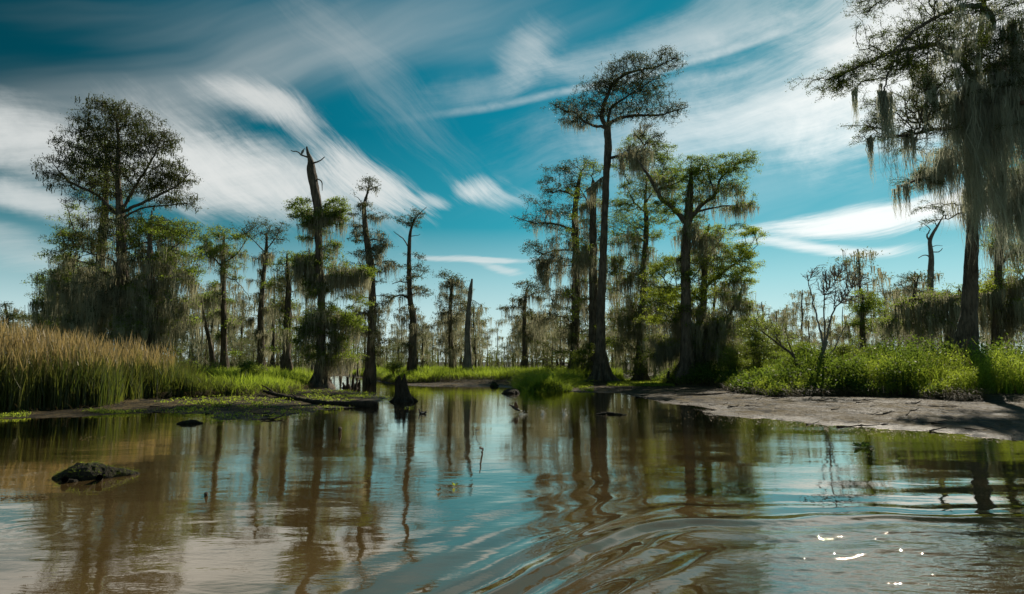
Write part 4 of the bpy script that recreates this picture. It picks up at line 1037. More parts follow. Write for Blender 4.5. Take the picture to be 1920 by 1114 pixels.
# pale dead stalks bent over the water at the foot of the reeds
x, y, z, du = scatter(2600, -100, 340, 20, 28, rng, .6, -.35, .9)
m = len(x); b = np.stack([x, y, z], 1); a = rng.uniform(math.pi * .9, math.pi * 2.1, m); L = rng.uniform(.35, 1.1, m)
df = Buf(); ribbons(df, b, b + np.stack([np.cos(a) * L * .8, np.sin(a) * L * .5, rng.uniform(.05, .8, m) * L], 1), .013, 3, .05, np.stack([np.cos(a) * .1, np.sin(a) * .1, -L * .25], 1), rng)
tag(df.build('dead_reed_litter', M['straw']), 'bent straw-coloured dead stalks fallen at the foot of the reeds', 'dead reeds', kind='stuff')
# left bank green grass
def hmarsh(x, y, du): return (.62 + .40 * ss(0, 2.0, du)) * (.75 + .5 * clumpy(x, y, .7, 33))
bf = Buf()
grass('', '', 34000, (318, 604, 30, 60), hmarsh, .034, None, rng, lean=.3, fall=7, buf=bf, blades=2, tipdroop=.25)
grass('', '', 26000, (-100, 600, 34, 90), lambda x, y, d: hmarsh(x, y, d) * 1.0, .05, None, rng, lean=.3, fall=14, buf=bf)
tag(bf.build('marsh_grass', M['grass']), 'bright green marsh grass on the left bank beyond the reeds', 'grass', kind='stuff')
bf = Buf()
grass('', '', 90000, (604, 1165, 55, 90), lambda x, y, d: hmarsh(x, y, d) * 1.02, .048, None, rng, lean=.28, fall=10, buf=bf, tipdroop=.25, blades=2)
grass('', '', 34000, (965, 1090, 38, 60), lambda x, y, d: .75 + .35 * ss(0, 1, d) + 0 * x, .03, None, rng, lean=.6, fall=6, buf=bf, tipdroop=.8, blades=2, dmin=-.35)
tag(bf.build('marsh_grass', M['grass']), 'bright green grass sheet on the far bank, left of the tallest cypress', 'grass', kind='stuff')
# right bank
def hcover(x, y, du):
    px = CX + F * x / y
    return (.42 + .60 * ss(0, 1.6, du) + .75 * ss(1.2, 5.0, du)) * (.30 + 1.45 * clumpy(x, y, .75, 35)) * (.80 + .2 * ss(1500, 1750, px))
bf = Buf()
x, y, z, du = scatter(56000, 1235, 2080, 30, 62, rng, 6.0)
h = hcover(x, y, du); patch = fbm(x * .42, y * .30, 77, 3) + rng.normal(0, .035, len(x)); bright = patch > .50; gap = fbm(x * .9, y * .6, 79, 2) > .30
for sel, sz, k, mt, nm, lb_ in ((bright & gap, .095, 12, 'cover', 'leafy_ground_cover', 'bright leafy ground cover massed on the right bank'), (~bright & gap, .17, 7, 'coverdark', 'broadleaf_weeds', 'darker broad-leaved weeds in patches on the right bank')):  # two weed kinds, bright and dark leaved, split by noise patches
    X_, Y_, Z_, H_ = x[sel], y[sel], z[sel], h[sel] * (1.0 if mt == 'cover' else 1.25)
    a = np.repeat(np.arange(len(X_)), k); t = rng.beta(2.0, 1.3, len(a))
    q = np.stack([X_[a] + rng.normal(0, .12, len(a)), Y_[a] + rng.normal(0, .12, len(a)), Z_[a] + H_[a] * t], 1)
    leaves(bf, q, sz, .45, .0, rng=rng, up=.15)
    tag(bf.build(nm, M[mt]), lb_, 'ground cover', kind='stuff'); bf = Buf()
grass('', '', 5000, (1235, 2080, 30, 50), lambda x, y, d: hcover(x, y, d) * 1.5, .018, None, rng, lean=.5, fall=4, buf=bf, tipdroop=.4)
tag(bf.build('dead_stems', M['straw']), 'dry brown stems tangled among the green weeds of the right bank', 'dead stems', kind='stuff')
bf = Buf()
grass('', '', 60000, (1235, 2080, 30, 58), lambda x, y, d: hcover(x, y, d) * 1.3 * (clumpy(x, y, .5, 37) > .36), .034, None, rng, lean=.3, fall=6, buf=bf, tipdroop=.3, blades=2)
grass('', '', 8000, (1165, 1250, 50, 64), lambda x, y, d: .25 + 0 * x, .03, None, rng, lean=.5, fall=9, buf=bf, tipdroop=.4, dmin=-1.0)
tag(bf.build('marsh_grass', M['grass']), 'green blades of marsh grass standing among the weeds on the right bank', 'grass', kind='stuff')
# brown root and dead-grass fringe hanging down the cut bank
bf = Buf()
for (w_, n) in (((1230, 2080, 29, 50), 150000), ((600, 1170, 54, 72), 90000), ((300, 600, 22, 60), 60000)):
    x, y, z, du = scatter(n, *w_, rng, 3, -.25, .85)
    m = len(x); a = rng.uniform(-math.pi, 0, m); L = rng.uniform(.25, .75, m); b = np.stack([x, y, z + rng.uniform(.05, .35, m)], 1)
    tip = b + np.stack([np.cos(a) * L * .45, np.sin(a) * L * .55, rng.uniform(-.25, .25, m) * L], 1); tip[:, 2] = np.maximum(tip[:, 2], .03)
    ribbons(bf, b, tip, .022, 3, .05, np.stack([0 * L, -L * .15, -L * .25], 1) * (tip[:, 2:3] > .25), rng)
tag(bf.build('bank_fringe', M['straw']), 'brown dead grass and roots hanging over the cut edge of the banks', 'dead grass', kind='stuff')
bf = Buf()
for (px0, px1, D0, D1, n) in ((1060, 2080, 14, 50, 70000), (-150, 760, 20, 60, 20000)):
    D = rng.uniform(D0, D1, n); X = D * (rng.uniform(px0, px1, n) - CX) / F; z, k, dw, du = ground_z(X, D, True)
    keep = (dw > -.05) & (du < .2) & (clumpy(X * .45, D * 1.3, 1.0, 91) > .47); X, D, z = X[keep], D[keep], z[keep]; m = len(X)
    a = rng.uniform(0, 6.28, m); L = rng.beta(1.2, 6, m) * .42 + .02; b = np.stack([X, D, z + .005], 1)
    ribbons(bf, b, b + np.stack([np.cos(a) * L, np.sin(a) * L, rng.uniform(0, .12, m) * L + .004], 1), .03, 2, .06, rng=rng)
for k in range(230):
    px = rng.uniform(1080, 2080) if k < 170 else rng.uniform(60, 700); Dk = rng.uniform(15, 46) if k < 170 else rng.uniform(22, 36); Xk = Dk * (px - CX) / F
    z, kk, dw, du = ground_z(np.array([Xk]), np.array([Dk]), True)
    if dw[0] < -.3 or du[0] > .1: continue
    a = rng.uniform(-.9, .9); L = rng.uniform(.2, 1.0); c3 = np.array([Xk, Dk, max(z[0], 0) + .015]); d3 = np.array([math.cos(a), math.sin(a), 0]) * L * .5
    P = catmull(np.array([c3 - d3, c3 + rng.normal(0, .05, 3) * [1, 1, .3], c3 + d3 + [0, 0, rng.uniform(0, .12)]]), .12)
    tube(bf, P, np.linspace(rng.uniform(.012, .035), .008, len(P)), 5, var=rng.uniform(0, .4))
tag(bf.build('mud_litter', M['litter']), 'dark leaf litter and twigs strewn over the mud flats', 'litter', kind='stuff')
# little weeds creeping on the mud and floating scraps
bf = Buf()
def creep(n, px0, px1, D0, D1, lo, hi, thr, size, seed):
    D = rng.uniform(D0, D1, n); X = D * (rng.uniform(px0, px1, n) - CX) / F; z, k, dw, du = ground_z(X, D, True)
    keep = (dw > lo) & (du < hi) & (clumpy(X, D, 1.1, seed) > thr); X, D, z = X[keep], D[keep], np.maximum(z[keep], .0)
    a = np.repeat(np.arange(len(X)), 5); q = np.stack([X[a] + rng.normal(0, .07, len(a)), D[a] + rng.normal(0, .07, len(a)), z[a] + rng.uniform(0, .09, len(a))], 1)
    leaves(bf, q, size, .5, 0, rng=rng, up=.35)
creep(4000, 300, 760, 20, 42, -.25, .3, .56, .075, 81); creep(4500, 340, 720, 24, 60, .3, .5, .60, .075, 82); creep(3500, -100, 300, 20.5, 24, -.1, .3, .58, .06, 83)
creep(9000, 1140, 1260, 46, 66, .2, 3, .35, .09, 84); creep(4000, 1050, 1110, 36, 62, -.2, 1, .5, .09, 85)
tag(bf.build('creeping_weed', M['cover']), 'small green weeds creeping over the mud flats at the water edge', 'weeds', kind='stuff')
bf = Buf()
for (px0, px1, py0, py1, n) in ((1060,1340,740,782,420),(1330,1900,778,842,900),(60,330,776,800,240),(330,720,775,800,240),(560,760,760,775,160),(0,90,930,938,160),(1000,1300,770,800,160),(150,200,818,826,40),(1500,1600,930,945,60)):
    px = rng.uniform(px0, px1, n); py = rng.uniform(py0, py1, n)
    if (px0, px1) == (1330, 1900): py = np.interp(px, [1330, 1432, 1553, 1732, 1920], [778, 785, 797, 810, 828]) + np.abs(rng.normal(0, 7, n)) + 1
    G = np.array([gp(p, q) for p, q in zip(px, py)]); q = np.column_stack([G, np.full(n, .004)])
    q[:, 2] += water_h(q[:, 0], q[:, 1])[0] + .004
    m = len(q); ang = rng.uniform(0, 6.28, m); d = np.stack([np.cos(ang), np.sin(ang), rng.uniform(0, .25, m)], 1); s2 = np.stack([-np.sin(ang), np.cos(ang), rng.uniform(-.1, .1, m)], 1)
    L = rng.uniform(.02, .07, (m, 1)); V = np.stack([q - d * L * .5 + [0, 0, .004], q + s2 * L * .3, q + d * L * .5, q - s2 * L * .3], 1).reshape(-1, 3)
    bf.add(V, np.arange(m * 4).reshape(-1, 4), np.repeat(rng.uniform(0, 1, m), 4))
tag(bf.build('floating_scraps', M['straw']), 'scattered leaf scraps and straw floating on the brown water near the mud', 'floating debris', kind='stuff')
# ------------------------------------------------------------------ stumps, logs, knees
def lathe_stump(name, label, cat, px, py, D, h, r, seed, lean=(0, 0), ratio=.6, jag=.45, group=None, mat='stump', lob=9, knots=0, z0=None):
    rng = np.random.RandomState(seed); c = at(px, py, D); bz = min(gz(c[0], c[1]), .1) - .12 if z0 is None else z0
    rt = root(name, (c[0], c[1], max(bz, 0)), label, cat, group)
    S, N = 64, 26; th = np.linspace(0, 2 * math.pi, S, endpoint=False); t = np.linspace(0, 1, N)
    top = h * (1 - jag * vnoise(th * 2.1 + seed, th * 0 + seed, seed) - jag * .5 * vnoise(th * 6.0, th * 0 + 3, seed + 1))
    top = top * (1 - .25 * np.abs(np.sin(th * .5 + seed)))
    prof = ratio + (1 - ratio) * (1 - t) ** 2.0
    g = (1 - t * .75)[:, None]
    rr = r * prof[:, None] * (1 + g * .20 * np.abs(np.cos(th * lob / 2 + .6 * np.sin(th * 2)))[None] - .08 + .12 * (vnoise(th[None] * 4, t[:, None] * 5 + seed, 3) - .5))
    wob = (th[None] * 0 + t[:, None])
    z = bz + t[:, None] * (top[None] - 0) ; x = c[0] + rr * np.cos(th)[None] + lean[0] * wob * h; y = c[1] + rr * np.sin(th)[None] + lean[1] * wob * h
    V = np.stack([x, y, z], 2).reshape(-1, 3)
    # hollow inside
    xi = c[0] + rr[::-1] * .74 * np.cos(th)[None] + lean[0] * wob[::-1] * h; yi = c[1] + rr[::-1] * .74 * np.sin(th)[None] + lean[1] * wob[::-1] * h
    V2 = np.stack([xi, yi, z[::-1] - .02], 2).reshape(-1, 3); V = np.vstack([V, V2]); M2 = 2 * N
    i = np.arange(M2 - 1)[:, None] * S; j = np.arange(S)[None]; j2 = (j + 1) % S
    b = Buf(); b.add(V, np.stack([(i + j).ravel(), (i + j2).ravel(), (i + S + j2).ravel(), (i + S + j).ravel()], 1))
    b.build('trunk', M[mat], rt, smooth=True)
    rb_ = Buf()
    for k in range(7):
        a = rng.uniform(0, 6.28); L = r * rng.uniform(1.1, 1.5)
        P = np.array([[c[0] + math.cos(a) * r * .7, c[1] + math.sin(a) * r * .7, bz + h * .16], [c[0] + math.cos(a) * r * 1.1, c[1] + math.sin(a) * r * 1.1, bz + .12], [c[0] + math.cos(a) * L * 1.15, c[1] + math.sin(a) * L * 1.15, bz - .05]])
        P = catmull(P, .06); tube(rb_, P, np.linspace(.09, .03, len(P)) * r / .6, 7)
    rb_.build('root', M[mat], rt, smooth=True)['kind'] = 'stuff'
    return rt
lathe_stump('tree_stump', 'dark fluted hollow stump with a jagged top standing in the water at the centre', 'stump', 757, 752, 30.5, 1.66, .52, 3, lean=(-.10, 0), ratio=.52, jag=.42, z0=-.1)
def knee(px, py, D, h, r, seed, label, group):
    rng = np.random.RandomState(seed); c = at(px, py, D); z0 = max(-.1, min(.1, gz(c[0], c[1]))) - .08
    rt_b = Buf(); n = 14; t = np.linspace(0, 1, n); sw = rng.normal(0, .05, 2)
    P = np.stack([c[0] + sw[0] * t + .03 * np.sin(t * 7 + seed), c[1] + sw[1] * t, z0 + t * h], 1)
    tube(rt_b, P, r * (.22 + .78 * (1 - t) ** 1.5) * (1 + .15 * np.sin(t * 9 + seed)), 14, (h * 1.2, .7, 5, seed))
    o = rt_b.build('cypress_knee', M['stump'], smooth=True); tag(o, label, 'cypress knee', group)
for i, (a, b, D, h, r) in enumerate(((646,727,46,.55,.22),(651,727,45,.95,.2),(661,727,46,1.05,.22),(668,727,45.5,.6,.2),(672,727,46,.75,.2))):
    knee(a, b, D, h, r, 300 + i, 'pointed cypress knee in the dark cluster just right of the heron snag', 'cypress knees right of the heron snag')
lathe_stump('tree_stump', 'low broken stump at the water, between the knee cluster and the big centre stump', 'stump', 690, 717, 55, 1.15, .55, 9, ratio=.35, jag=.7)
for i, (a, D, h, r) in enumerate(((1247,51,.5,.2),(1254,50,1.05,.26),(1263,51,.8,.25),(1271,50,.95,.26),(1281,51,.85,.25),(1290,50.5,.9,.25))):
    knee(a, 724, D, h, r, 320 + i, 'stubby cypress knee in the dark row left of the gnarled cypress foot', 'cypress knees left of the gnarled cypress')
for i, (a, D, h, r) in enumerate(((1378,46,.8,.15),(1345,50,.5,.2))):
    knee(a, 724, D, h, r, 330 + i, ['thin dark cypress knee standing alone right of the gnarled cypress', 'short cypress knee touching the gnarled cypress on its right'][i], None)
def lay(px, py, z): g_ = gp(px, py, z); return [g_[0], g_[1], z]
def log(name, label, cat, line, mat, sides=12, group=None, flutes=None, parts=()):
    P = np.array([lay(a, b, z) for a, b, z, r in line]); rr = np.array([q[3] for q in line])
    A = catmull(np.column_stack([P, rr]), .08); rng = np.random.RandomState(int(line[0][0]) + 5)
    A[:, :3] += rng.normal(size=(len(A), 3)) * .008; c = P.mean(0)
    rad = A[:, 3] * (1 + .22 * (vnoise(np.arange(len(A)) * .35, np.zeros(len(A)), 4) - .5))
    b = Buf(); tube(b, A[:, :3], rad, sides)
    V0 = A[0, :3]; T = A[0, :3] - A[1, :3]; T /= np.linalg.norm(T)
    tube(b, np.array([A[0, :3], A[0, :3] + T * .01, A[0, :3] + T * .02]), np.array([rad[0], rad[0] * .6, .004]), sides)
    for ln in parts:
        Q = np.array([lay(a, bb, z) for a, bb, z, r in ln]); Q = catmull(np.column_stack([Q, [q[3] for q in ln]]), .05); tube(b, Q[:, :3], Q[:, 3], 7)
    return tag(b.build(name, M[mat], smooth=True), label, cat, group)
log('fallen_log', 'long fallen log on the mud, its thick dark end left of the stump', 'log',
    [(708,759,.10,.17),(690,759,.10,.17),(650,757,.10,.12),(600,755,.12,.10),(545,746,.18,.09),(510,738,.25,.08),(494,733,.32,.06)], 'stump', 14,
    parts=[[(520,741,.2,.05),(500,727,.5,.04),(490,722,.62,.02)],[(560,748,.16,.04),(545,738,.4,.02)]])
log('fallen_branch', 'thin forked black branch lying at the mud edge below the fallen log', 'branch', [(490,787,.02,.02),(512,785,.04,.03),(528,780,.08,.02),(536,776,.14,.01)], 'stump', 7)
log('waterlogged_log', 'small flat log awash in the water below the left mud edge', 'log', [(332,795,.0,.03),(345,793,.03,.06),(362,792,.03,.07),(378,794,.0,.04)], 'mosslog', 9)
log('broken_branch', 'thin dark stick poking up from the open water at the centre', 'stick', [(906,842,-.03,.014),(905,841,.03,.014),(903,840.5,.10,.016),(901,840,.17,.014),(899,840,.24,.008)], 'stump', 7)
log('curled_twig', 'tiny curled twig rising from the water above the thin dark stick', 'twig', [(893,806,-.02,.004),(892,806,.05,.004),(894,806,.12,.004),(899,806,.17,.003)], 'stump', 4)
log('submerged_stub', 'small dark stub poking from the water below the fallen log', 'stub', [(637,804,-.05,.05),(637,804,.04,.045),(638,804,.12,.03),(638,804,.16,.01)], 'stump', 8)
log('submerged_stub', 'tiny pointed stub in the water below the flat waterlogged log', 'stub', [(387,926,-.03,.025),(387,926,.03,.022),(388,926,.07,.006)], 'stump', 7)
log('drift_branch', 'dark bent driftwood on the mud beside the gnarled cypress', 'branch', [(1270,741,.1,.03),(1310,740,.14,.05),(1350,738,.14,.05),(1370,735,.16,.02)], 'stump', 7)
log('drift_branch', 'low black snag awash in the water below the tallest cypress', 'branch', [(1118,777,.0,.03),(1140,775,.03,.05),(1160,777,.02,.04),(1175,778,.0,.02)], 'mosslog', 7)
def hump(name, label, cat, line, mat, seed, strands=0, extra=()):
    """line: px, py(waterline), half depth m, height m"""
    rng = np.random.RandomState(seed); S = 22; b = Buf()
    P = []
    for px, py, hd, hh in line: g_ = gp(px, py); P.append([g_[0], g_[1], hd, hh])
    A = catmull(np.array(P), .04); n = len(A); u = np.linspace(0, 2 * math.pi, S, endpoint=False)
    dx_ = np.gradient(A[:, :2], axis=0); nr = np.stack([-dx_[:, 1], dx_[:, 0]], 1); nr /= np.linalg.norm(nr, axis=1)[:, None] + 1e-9
    hd = np.maximum(A[:, 2], .01); hh = np.maximum(A[:, 3], .01)
    k = 1 + .40 * (fbm(A[:, 0:1] * 5 + seed, np.cos(u)[None] * 2.5 + A[:, 1:2] * 5, seed, 4) - .5) + .22 * (vnoise(A[:, 0:1] * 20, u[None] * 3, seed) - .5)
    X = A[:, 0:1] + nr[:, 0:1] * hd[:, None] * np.cos(u)[None] * k; Y = A[:, 1:2] + nr[:, 1:2] * hd[:, None] * np.cos(u)[None] * k
    Zc = np.sin(u)[None] * hh[:, None] * k * np.where(np.sin(u) > 0, 1, .5)[None]
    V = np.stack([X, Y, Zc], 2).reshape(-1, 3)
    i = np.arange(n - 1)[:, None] * S; j = np.arange(S)[None]; j2 = (j + 1) % S
    b.add(V, np.stack([(i + j).ravel(), (i + j2).ravel(), (i + S + j2).ravel(), (i + S + j).ravel()], 1))
    for ln in extra:
        Q = np.array([lay(a, bb, z) for a, bb, z, r in ln]); Q = catmull(np.column_stack([Q, [q[3] for q in ln]]), .03); tube(b, Q[:, :3], Q[:, 3] , 8)
    rt = root(name, (A[n // 2, 0], A[n // 2, 1], 0), label, cat)
    b.build('body', M[mat], rt, smooth=False)
    if strands:
        sb = Buf(); q = V[(V[:, 2] > .03)]; q = q[rng.choice(len(q), strands)]; a = rng.uniform(0, 6.28, strands); L = rng.uniform(.03, .14, strands)
        ribbons(sb, q, q + np.stack([np.cos(a) * L, np.sin(a) * L, rng.uniform(-.4, .5, strands) * L], 1), .006, 3, .12, rng=rng)
        sb.build('weed_strands', M['grass'] if mat == 'mosslog' else M['straw'], rt)['kind'] = 'stuff'
    return rt
hump('root_mass', 'dark weed-covered log hump lying in the near water at the left', 'log', [(97,897,.02,.02),(115,896,.16,.10),(145,895,.24,.20),(175,895,.25,.215),(200,894,.20,.17),(225,892,.14,.12),(248,890,.08,.07),(262,889,.02,.015)], 'mosslog', 5, 900,
     extra=[[(122,899,.06,.05),(122,902,.02,.05),(126,904,-.02,.04)],[(186,896,.08,.05),(188,899,.0,.04)],[(128,902,.01,.035),(138,903,.01,.035),(148,902,-.01,.02)]])
hump('mud_clod', 'black clod of roots awash in front of the grassy far bank', 'clod', [(940,738,.1,.02),(952,738,.4,.22),(964,737,.4,.25),(974,737,.1,.02)], 'mosslog', 6, 60)
hump('mud_clod', 'small dark clod on the pale mud strip of the far bank', 'clod', [(918,725,.1,.05),(924,725,.4,.36),(930,725,.3,.3),(936,725,.1,.02)], 'mosslog', 7, 30)

# ------------------------------------------------------------------ birds
M['feather'] = plain('slate_feathers', (.022, .022, .026), .6, (.045, .038, .032), 30)
M['feathergrey'] = plain('grey_feathers', (.20, .20, .19), .7, (.10, .10, .10), 30)
M['white'] = plain('white_feathers', (.75, .73, .68), .6, (.6, .58, .52))
M['bill'] = plain('red_bill', (.55, .07, .03), .4, (.6, .35, .05))
M['leg'] = plain('yellow_green_leg', (.30, .28, .06), .6)
M['wingbrown'] = plain('brown_wing', (.16, .10, .06), .6, (.07, .05, .035), 20)
def body_from(line, r, side=1.0, o=(0, 0, 0), rz=0.0, n=12, dens_=.008):
    """continuous body: spine points (x along the bird, z up) with radii; side = width/height"""
    A = catmull(np.column_stack([np.array([[x, 0, z] for x, z in line]), r]), dens_)
    b = Buf(); tube(b, A[:, :3], np.maximum(A[:, 3], .002), n); V = b.V[0]; V[:, 1] *= side
    return xf(b, o, rz)
def xf(b, o, rz):
    c, s_ = math.cos(rz), math.sin(rz)
    for i, V in enumerate(b.V):
        b.V[i] = np.stack([V[:, 0] * c - V[:, 1] * s_ + o[0], V[:, 0] * s_ + V[:, 1] * c + o[1], V[:, 2] + o[2]], 1)
    return b
def feather_fan(pts, o, rz, thick=.004):
    """solid thin wing blade from an outline list of (x,y,z)"""
    P = np.array(pts, float); n = len(P); c = P.mean(0); nrm = np.cross(P[1] - P[0], P[2] - P[0]); nrm /= np.linalg.norm(nrm) + 1e-9
    V = np.vstack([P + nrm * thick, P - nrm * thick, [c + nrm * thick * 2.5], [c - nrm * thick * 2.5]])
    i = np.arange(n); j = (i + 1) % n
    b = Buf(); b.add(V, [np.stack([i, j, np.full(n, 2 * n)], 1), np.stack([j + n, i + n, np.full(n, 2 * n + 1)], 1), np.stack([i, i + n, j + n, j], 1)])
    return xf(b, o, rz)
# swimming gallinule, facing left (-x): model faces -x
g0 = gp(792, 776); o = (g0[0], g0[1], 0)
rt = root('swimming_gallinule', o, 'dark gallinule swimming left with a white flank stripe, right of the stump', 'bird')
body_from([(.17,.075),(.14,.06),(.08,.035),(.0,.03),(-.06,.035),(-.095,.06),(-.105,.10),(-.108,.135),(-.125,.155),(-.148,.153)], [.004,.016,.042,.055,.05,.030,.018,.019,.023,.008], .95, o).build('body', M['feather'], rt, smooth=True)
body_from([(-.145,.153),(-.165,.150),(-.182,.144)], [.011,.008,.002], .8, o).build('bill', M['bill'], rt, smooth=True)
feather_fan([(.14,.03,.088),(.03,.052,.065),(-.05,.045,.062),(-.03,.054,.04),(.06,.052,.035)], o, 0).build('wing', M['wingbrown'], rt)
feather_fan([(.14,-.03,.088),(.03,-.052,.065),(-.05,-.045,.062),(-.03,-.054,.04),(.06,-.052,.035)], o, 0).build('wing', M['wingbrown'], rt)
b = body_from([(.08,.050),(.02,.040),(-.04,.038)], [.004,.008,.003], 14.4, o); b.build('flank_stripe', M['white'], rt)
feather_fan([(.12,.012,.06),(.175,.018,.085),(.18,-.018,.085),(.12,-.012,.06)], o, 0).build('tail', M['white'], rt)
# gallinule running over the water, neck stretched left, wings raised
g0 = gp(966, 776); o = (g0[0], g0[1], .02)
rt = root('running_gallinule', o, 'dark gallinule running over the water with raised wings and outstretched neck', 'bird')
body_from([(.20,.07),(.16,.09),(.09,.12),(.02,.17),(-.06,.215),(-.12,.25),(-.165,.275),(-.19,.283),(-.215,.279)], [.004,.02,.048,.062,.052,.030,.020,.024,.009], .9, o).build('body', M['feather'], rt, smooth=True)
body_from([(-.21,.279),(-.228,.275),(-.246,.268)], [.011,.008,.002], .8, o).build('bill', M['bill'], rt, smooth=True)
feather_fan([(-.04,.05,.235),(-.03,.13,.33),(.00,.19,.40),(.045,.20,.37),(.09,.17,.28),(.11,.10,.20),(.07,.05,.17)], o, 0).build('wing', M['wingbrown'], rt)
feather_fan([(-.04,-.05,.235),(-.03,-.13,.33),(.00,-.19,.40),(.045,-.20,.37),(.09,-.17,.28),(.11,-.10,.20),(.07,-.05,.17)], o, 0).build('wing', M['wingbrown'], rt)
for sgn, kn in ((1, (.05, .02)), (-1, (.10, .03))):
    b = Buf(); P = catmull(np.array([[.03, sgn*.03, .12, .010],[kn[0], sgn*.035, .06, .007],[kn[0]-.01, sgn*.035, .0, .006],[kn[0]-.05, sgn*.035, -.02, .005]]), .01); tube(b, P[:, :3], P[:, 3], 6); xf(b, o, 0).build('leg', M['leg'], rt, smooth=True)
feather_fan([(.15,.012,.08),(.24,.03,.085),(.25,0,.09),(.24,-.03,.085),(.15,-.012,.08)], o, 0).build('tail', M['white'], rt)
# night heron on the left limb of the snag
h0 = at(567, 289.5, 46); o = (h0[0], h0[1], h0[2] - .02)
rt = root('perched_heron', o, 'small grey heron perched upright on the left bare limb of the snag', 'bird')
body_from([(-.10,-.06),(-.07,.03),(-.035,.13),(.02,.24),(.065,.32),(.085,.365),(.105,.405),(.135,.418),(.165,.412)], [.006,.038,.075,.085,.065,.036,.034,.036,.012], .8, o, dens_=.01).build('body', M['feathergrey'], rt, smooth=True)
body_from([(.155,.413),(.20,.405),(.245,.392)], [.014,.010,.002], .8, o).build('bill', M['feather'], rt, smooth=True)
for sgn in (1, -1):
    feather_fan([(.04,sgn*.06,.30),(-.05,sgn*.07,.20),(-.11,sgn*.045,.02),(-.12,sgn*.02,-.05),(-.04,sgn*.05,.04),(.03,sgn*.068,.14)], o, 0).build('wing', M['feathergrey'], rt)
    b = Buf(); P = np.array([[-.01, sgn*.03, .08],[.0, sgn*.03, .02],[-.01, sgn*.03, -.03]]); tube(b, P, np.array([.010,.008,.008]), 6); xf(b, o, 0).build('leg', M['leg'], rt, smooth=True)

# ------------------------------------------------------------------ splashes, floating plants
def splash_mat():
    m, b = new_mat('splash_water'); b.inputs['Base Color'].default_value = (.75, .74, .68, 1); b.inputs['Roughness'].default_value = .15; b.inputs['Transmission Weight'].default_value = .25; return m
M['splash'] = splash_mat()
ico_v = np.array([[0,0,1],[.894,0,.447],[.276,.851,.447],[-.724,.526,.447],[-.724,-.526,.447],[.276,-.851,.447],[.724,.526,-.447],[-.276,.851,-.447],[-.894,0,-.447],[-.276,-.851,-.447],[.724,-.526,-.447],[0,0,-1]])
ico_f = np.array([[0,1,2],[0,2,3],[0,3,4],[0,4,5],[0,5,1],[1,6,2],[2,7,3],[3,8,4],[4,9,5],[5,10,1],[2,6,7],[3,7,8],[4,8,9],[5,9,10],[1,10,6],[6,11,7],[7,11,8],[8,11,9],[9,11,10],[10,11,6]])
def splash(px, py, w_, h_, n, seed, label):
    rng = np.random.RandomState(seed); g_ = gp(px, py); b = Buf()
    # crown of little leaping jets rising from one ring of foam, droplets among them
    for k in range(7):
        a = rng.uniform(0, 6.28); r0 = w_ * rng.uniform(.05, .3); L = h_ * rng.uniform(.35, 1)
        P = np.array([[math.cos(a) * r0, math.sin(a) * r0, -.01], [math.cos(a) * r0 * 1.3, math.sin(a) * r0 * 1.3, L * .6], [math.cos(a) * r0 * 2.0, math.sin(a) * r0 * 2, L]])
        P = catmull(P, .02) + [g_[0], g_[1], 0]; tube(b, P, np.linspace(.018, .004, len(P)), 6)
    n1 = np.linspace(0, 6.28, 18, endpoint=False)
    P = np.stack([g_[0] + np.cos(n1) * w_ * .45, g_[1] + np.sin(n1) * w_ * .35, n1 * 0 + .002], 1); tube(b, np.vstack([P, P[:1]]), np.full(19, .010), 6)
    for k in range(n):
        p = np.array([g_[0] + rng.normal(0, w_ * .45), g_[1] + rng.normal(0, w_ * .3), abs(rng.normal(0, h_ * .45))]); b.add(ico_v * rng.uniform(.005, .016) + p, ico_f)
    o = b.build('water_splash', M['splash'], smooth=True); o['kind'] = 'stuff'; tag(o, label, 'splash', 'splashes left by the running gallinule')
splash(979, 778, .26, .12, 60, 1, 'small white splash right behind the running gallinule')
splash(1018, 778, .16, .24, 60, 2, 'middle white splash in the line of three behind the running gallinule')
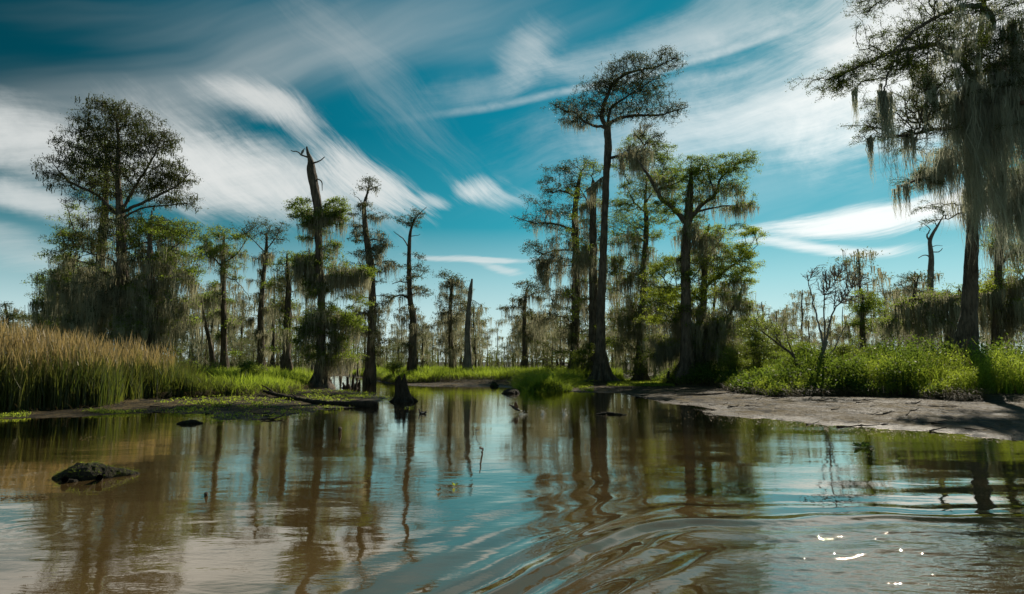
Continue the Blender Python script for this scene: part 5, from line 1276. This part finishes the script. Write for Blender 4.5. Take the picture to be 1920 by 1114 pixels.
splash(1059, 778, .18, .24, 60, 3, 'last white splash, farthest right behind the running gallinule')
def floater(name, label, cat, px, py, nl, size, mat, up, seed, spread):
    rng = np.random.RandomState(seed); g_ = gp(px, py); rt = root(name, (g_[0], g_[1], 0), label, cat)
    for k in range(nl):
        a = k * 2.399 + rng.uniform(-.3, .3); L = size * rng.uniform(.7, 1.2); e = rng.uniform(*up); r0 = spread * rng.uniform(.2, 1)
        c0 = np.array([g_[0] + math.cos(a) * r0, g_[1] + math.sin(a) * r0, .005]); d = np.array([math.cos(a) * math.cos(e), math.sin(a) * math.cos(e), math.sin(e)]); sd_ = np.array([-math.sin(a), math.cos(a), 0]); up_ = np.cross(d, sd_)
        b = Buf(); t = np.linspace(0, 1, 7); w_ = np.array([.06, .10, .42, .62, .58, .36, .03]) * L * .62
        C = c0 + d * (t * L * 1.5)[:, None] - np.array([0, 0, 1]) * (t ** 3 * L * .35)[:, None]
        V = np.vstack([C - sd_ * w_[:, None] - up_ * (w_ * .35)[:, None], C, C + sd_ * w_[:, None] - up_ * (w_ * .35)[:, None]])
        i = np.arange(6); F1 = np.stack([i, i + 1, i + 8, i + 7], 1); b.add(V, np.vstack([F1, F1 + 7]), np.full(21, rng.uniform(0, 1)))
        b.build('leaf', M[mat], rt, smooth=True)
    return rt
floater('water_hyacinth', 'small green water hyacinth rosette floating alone off the right mud bank', 'floating plant', 1618, 839, 26, .11, 'shrub', (.3, 1.1), 4, .10)
floater('water_sprig', 'tiny green sprig standing in the water left of the thin dark stick', 'sprig', 852, 912, 5, .05, 'shrub', (.8, 1.4), 5, .02)
floater('water_sprig', 'small sprout of thin blades in the near centre water, left of the tiny green sprig', 'sprig', 822, 922, 4, .04, 'straw', (.6, 1.4), 6, .02)
floater('floating_leaf_raft', 'dark scrap of floating leaves in the near water at the right', 'floating debris', 1552, 938, 9, .04, 'straw', (0, .25), 7, .12)
floater('pond_weed', 'little green weed tuft at the waterline right of the centre stump', 'floating plant', 768, 765, 14, .07, 'shrub', (.3, 1.2), 8, .22)
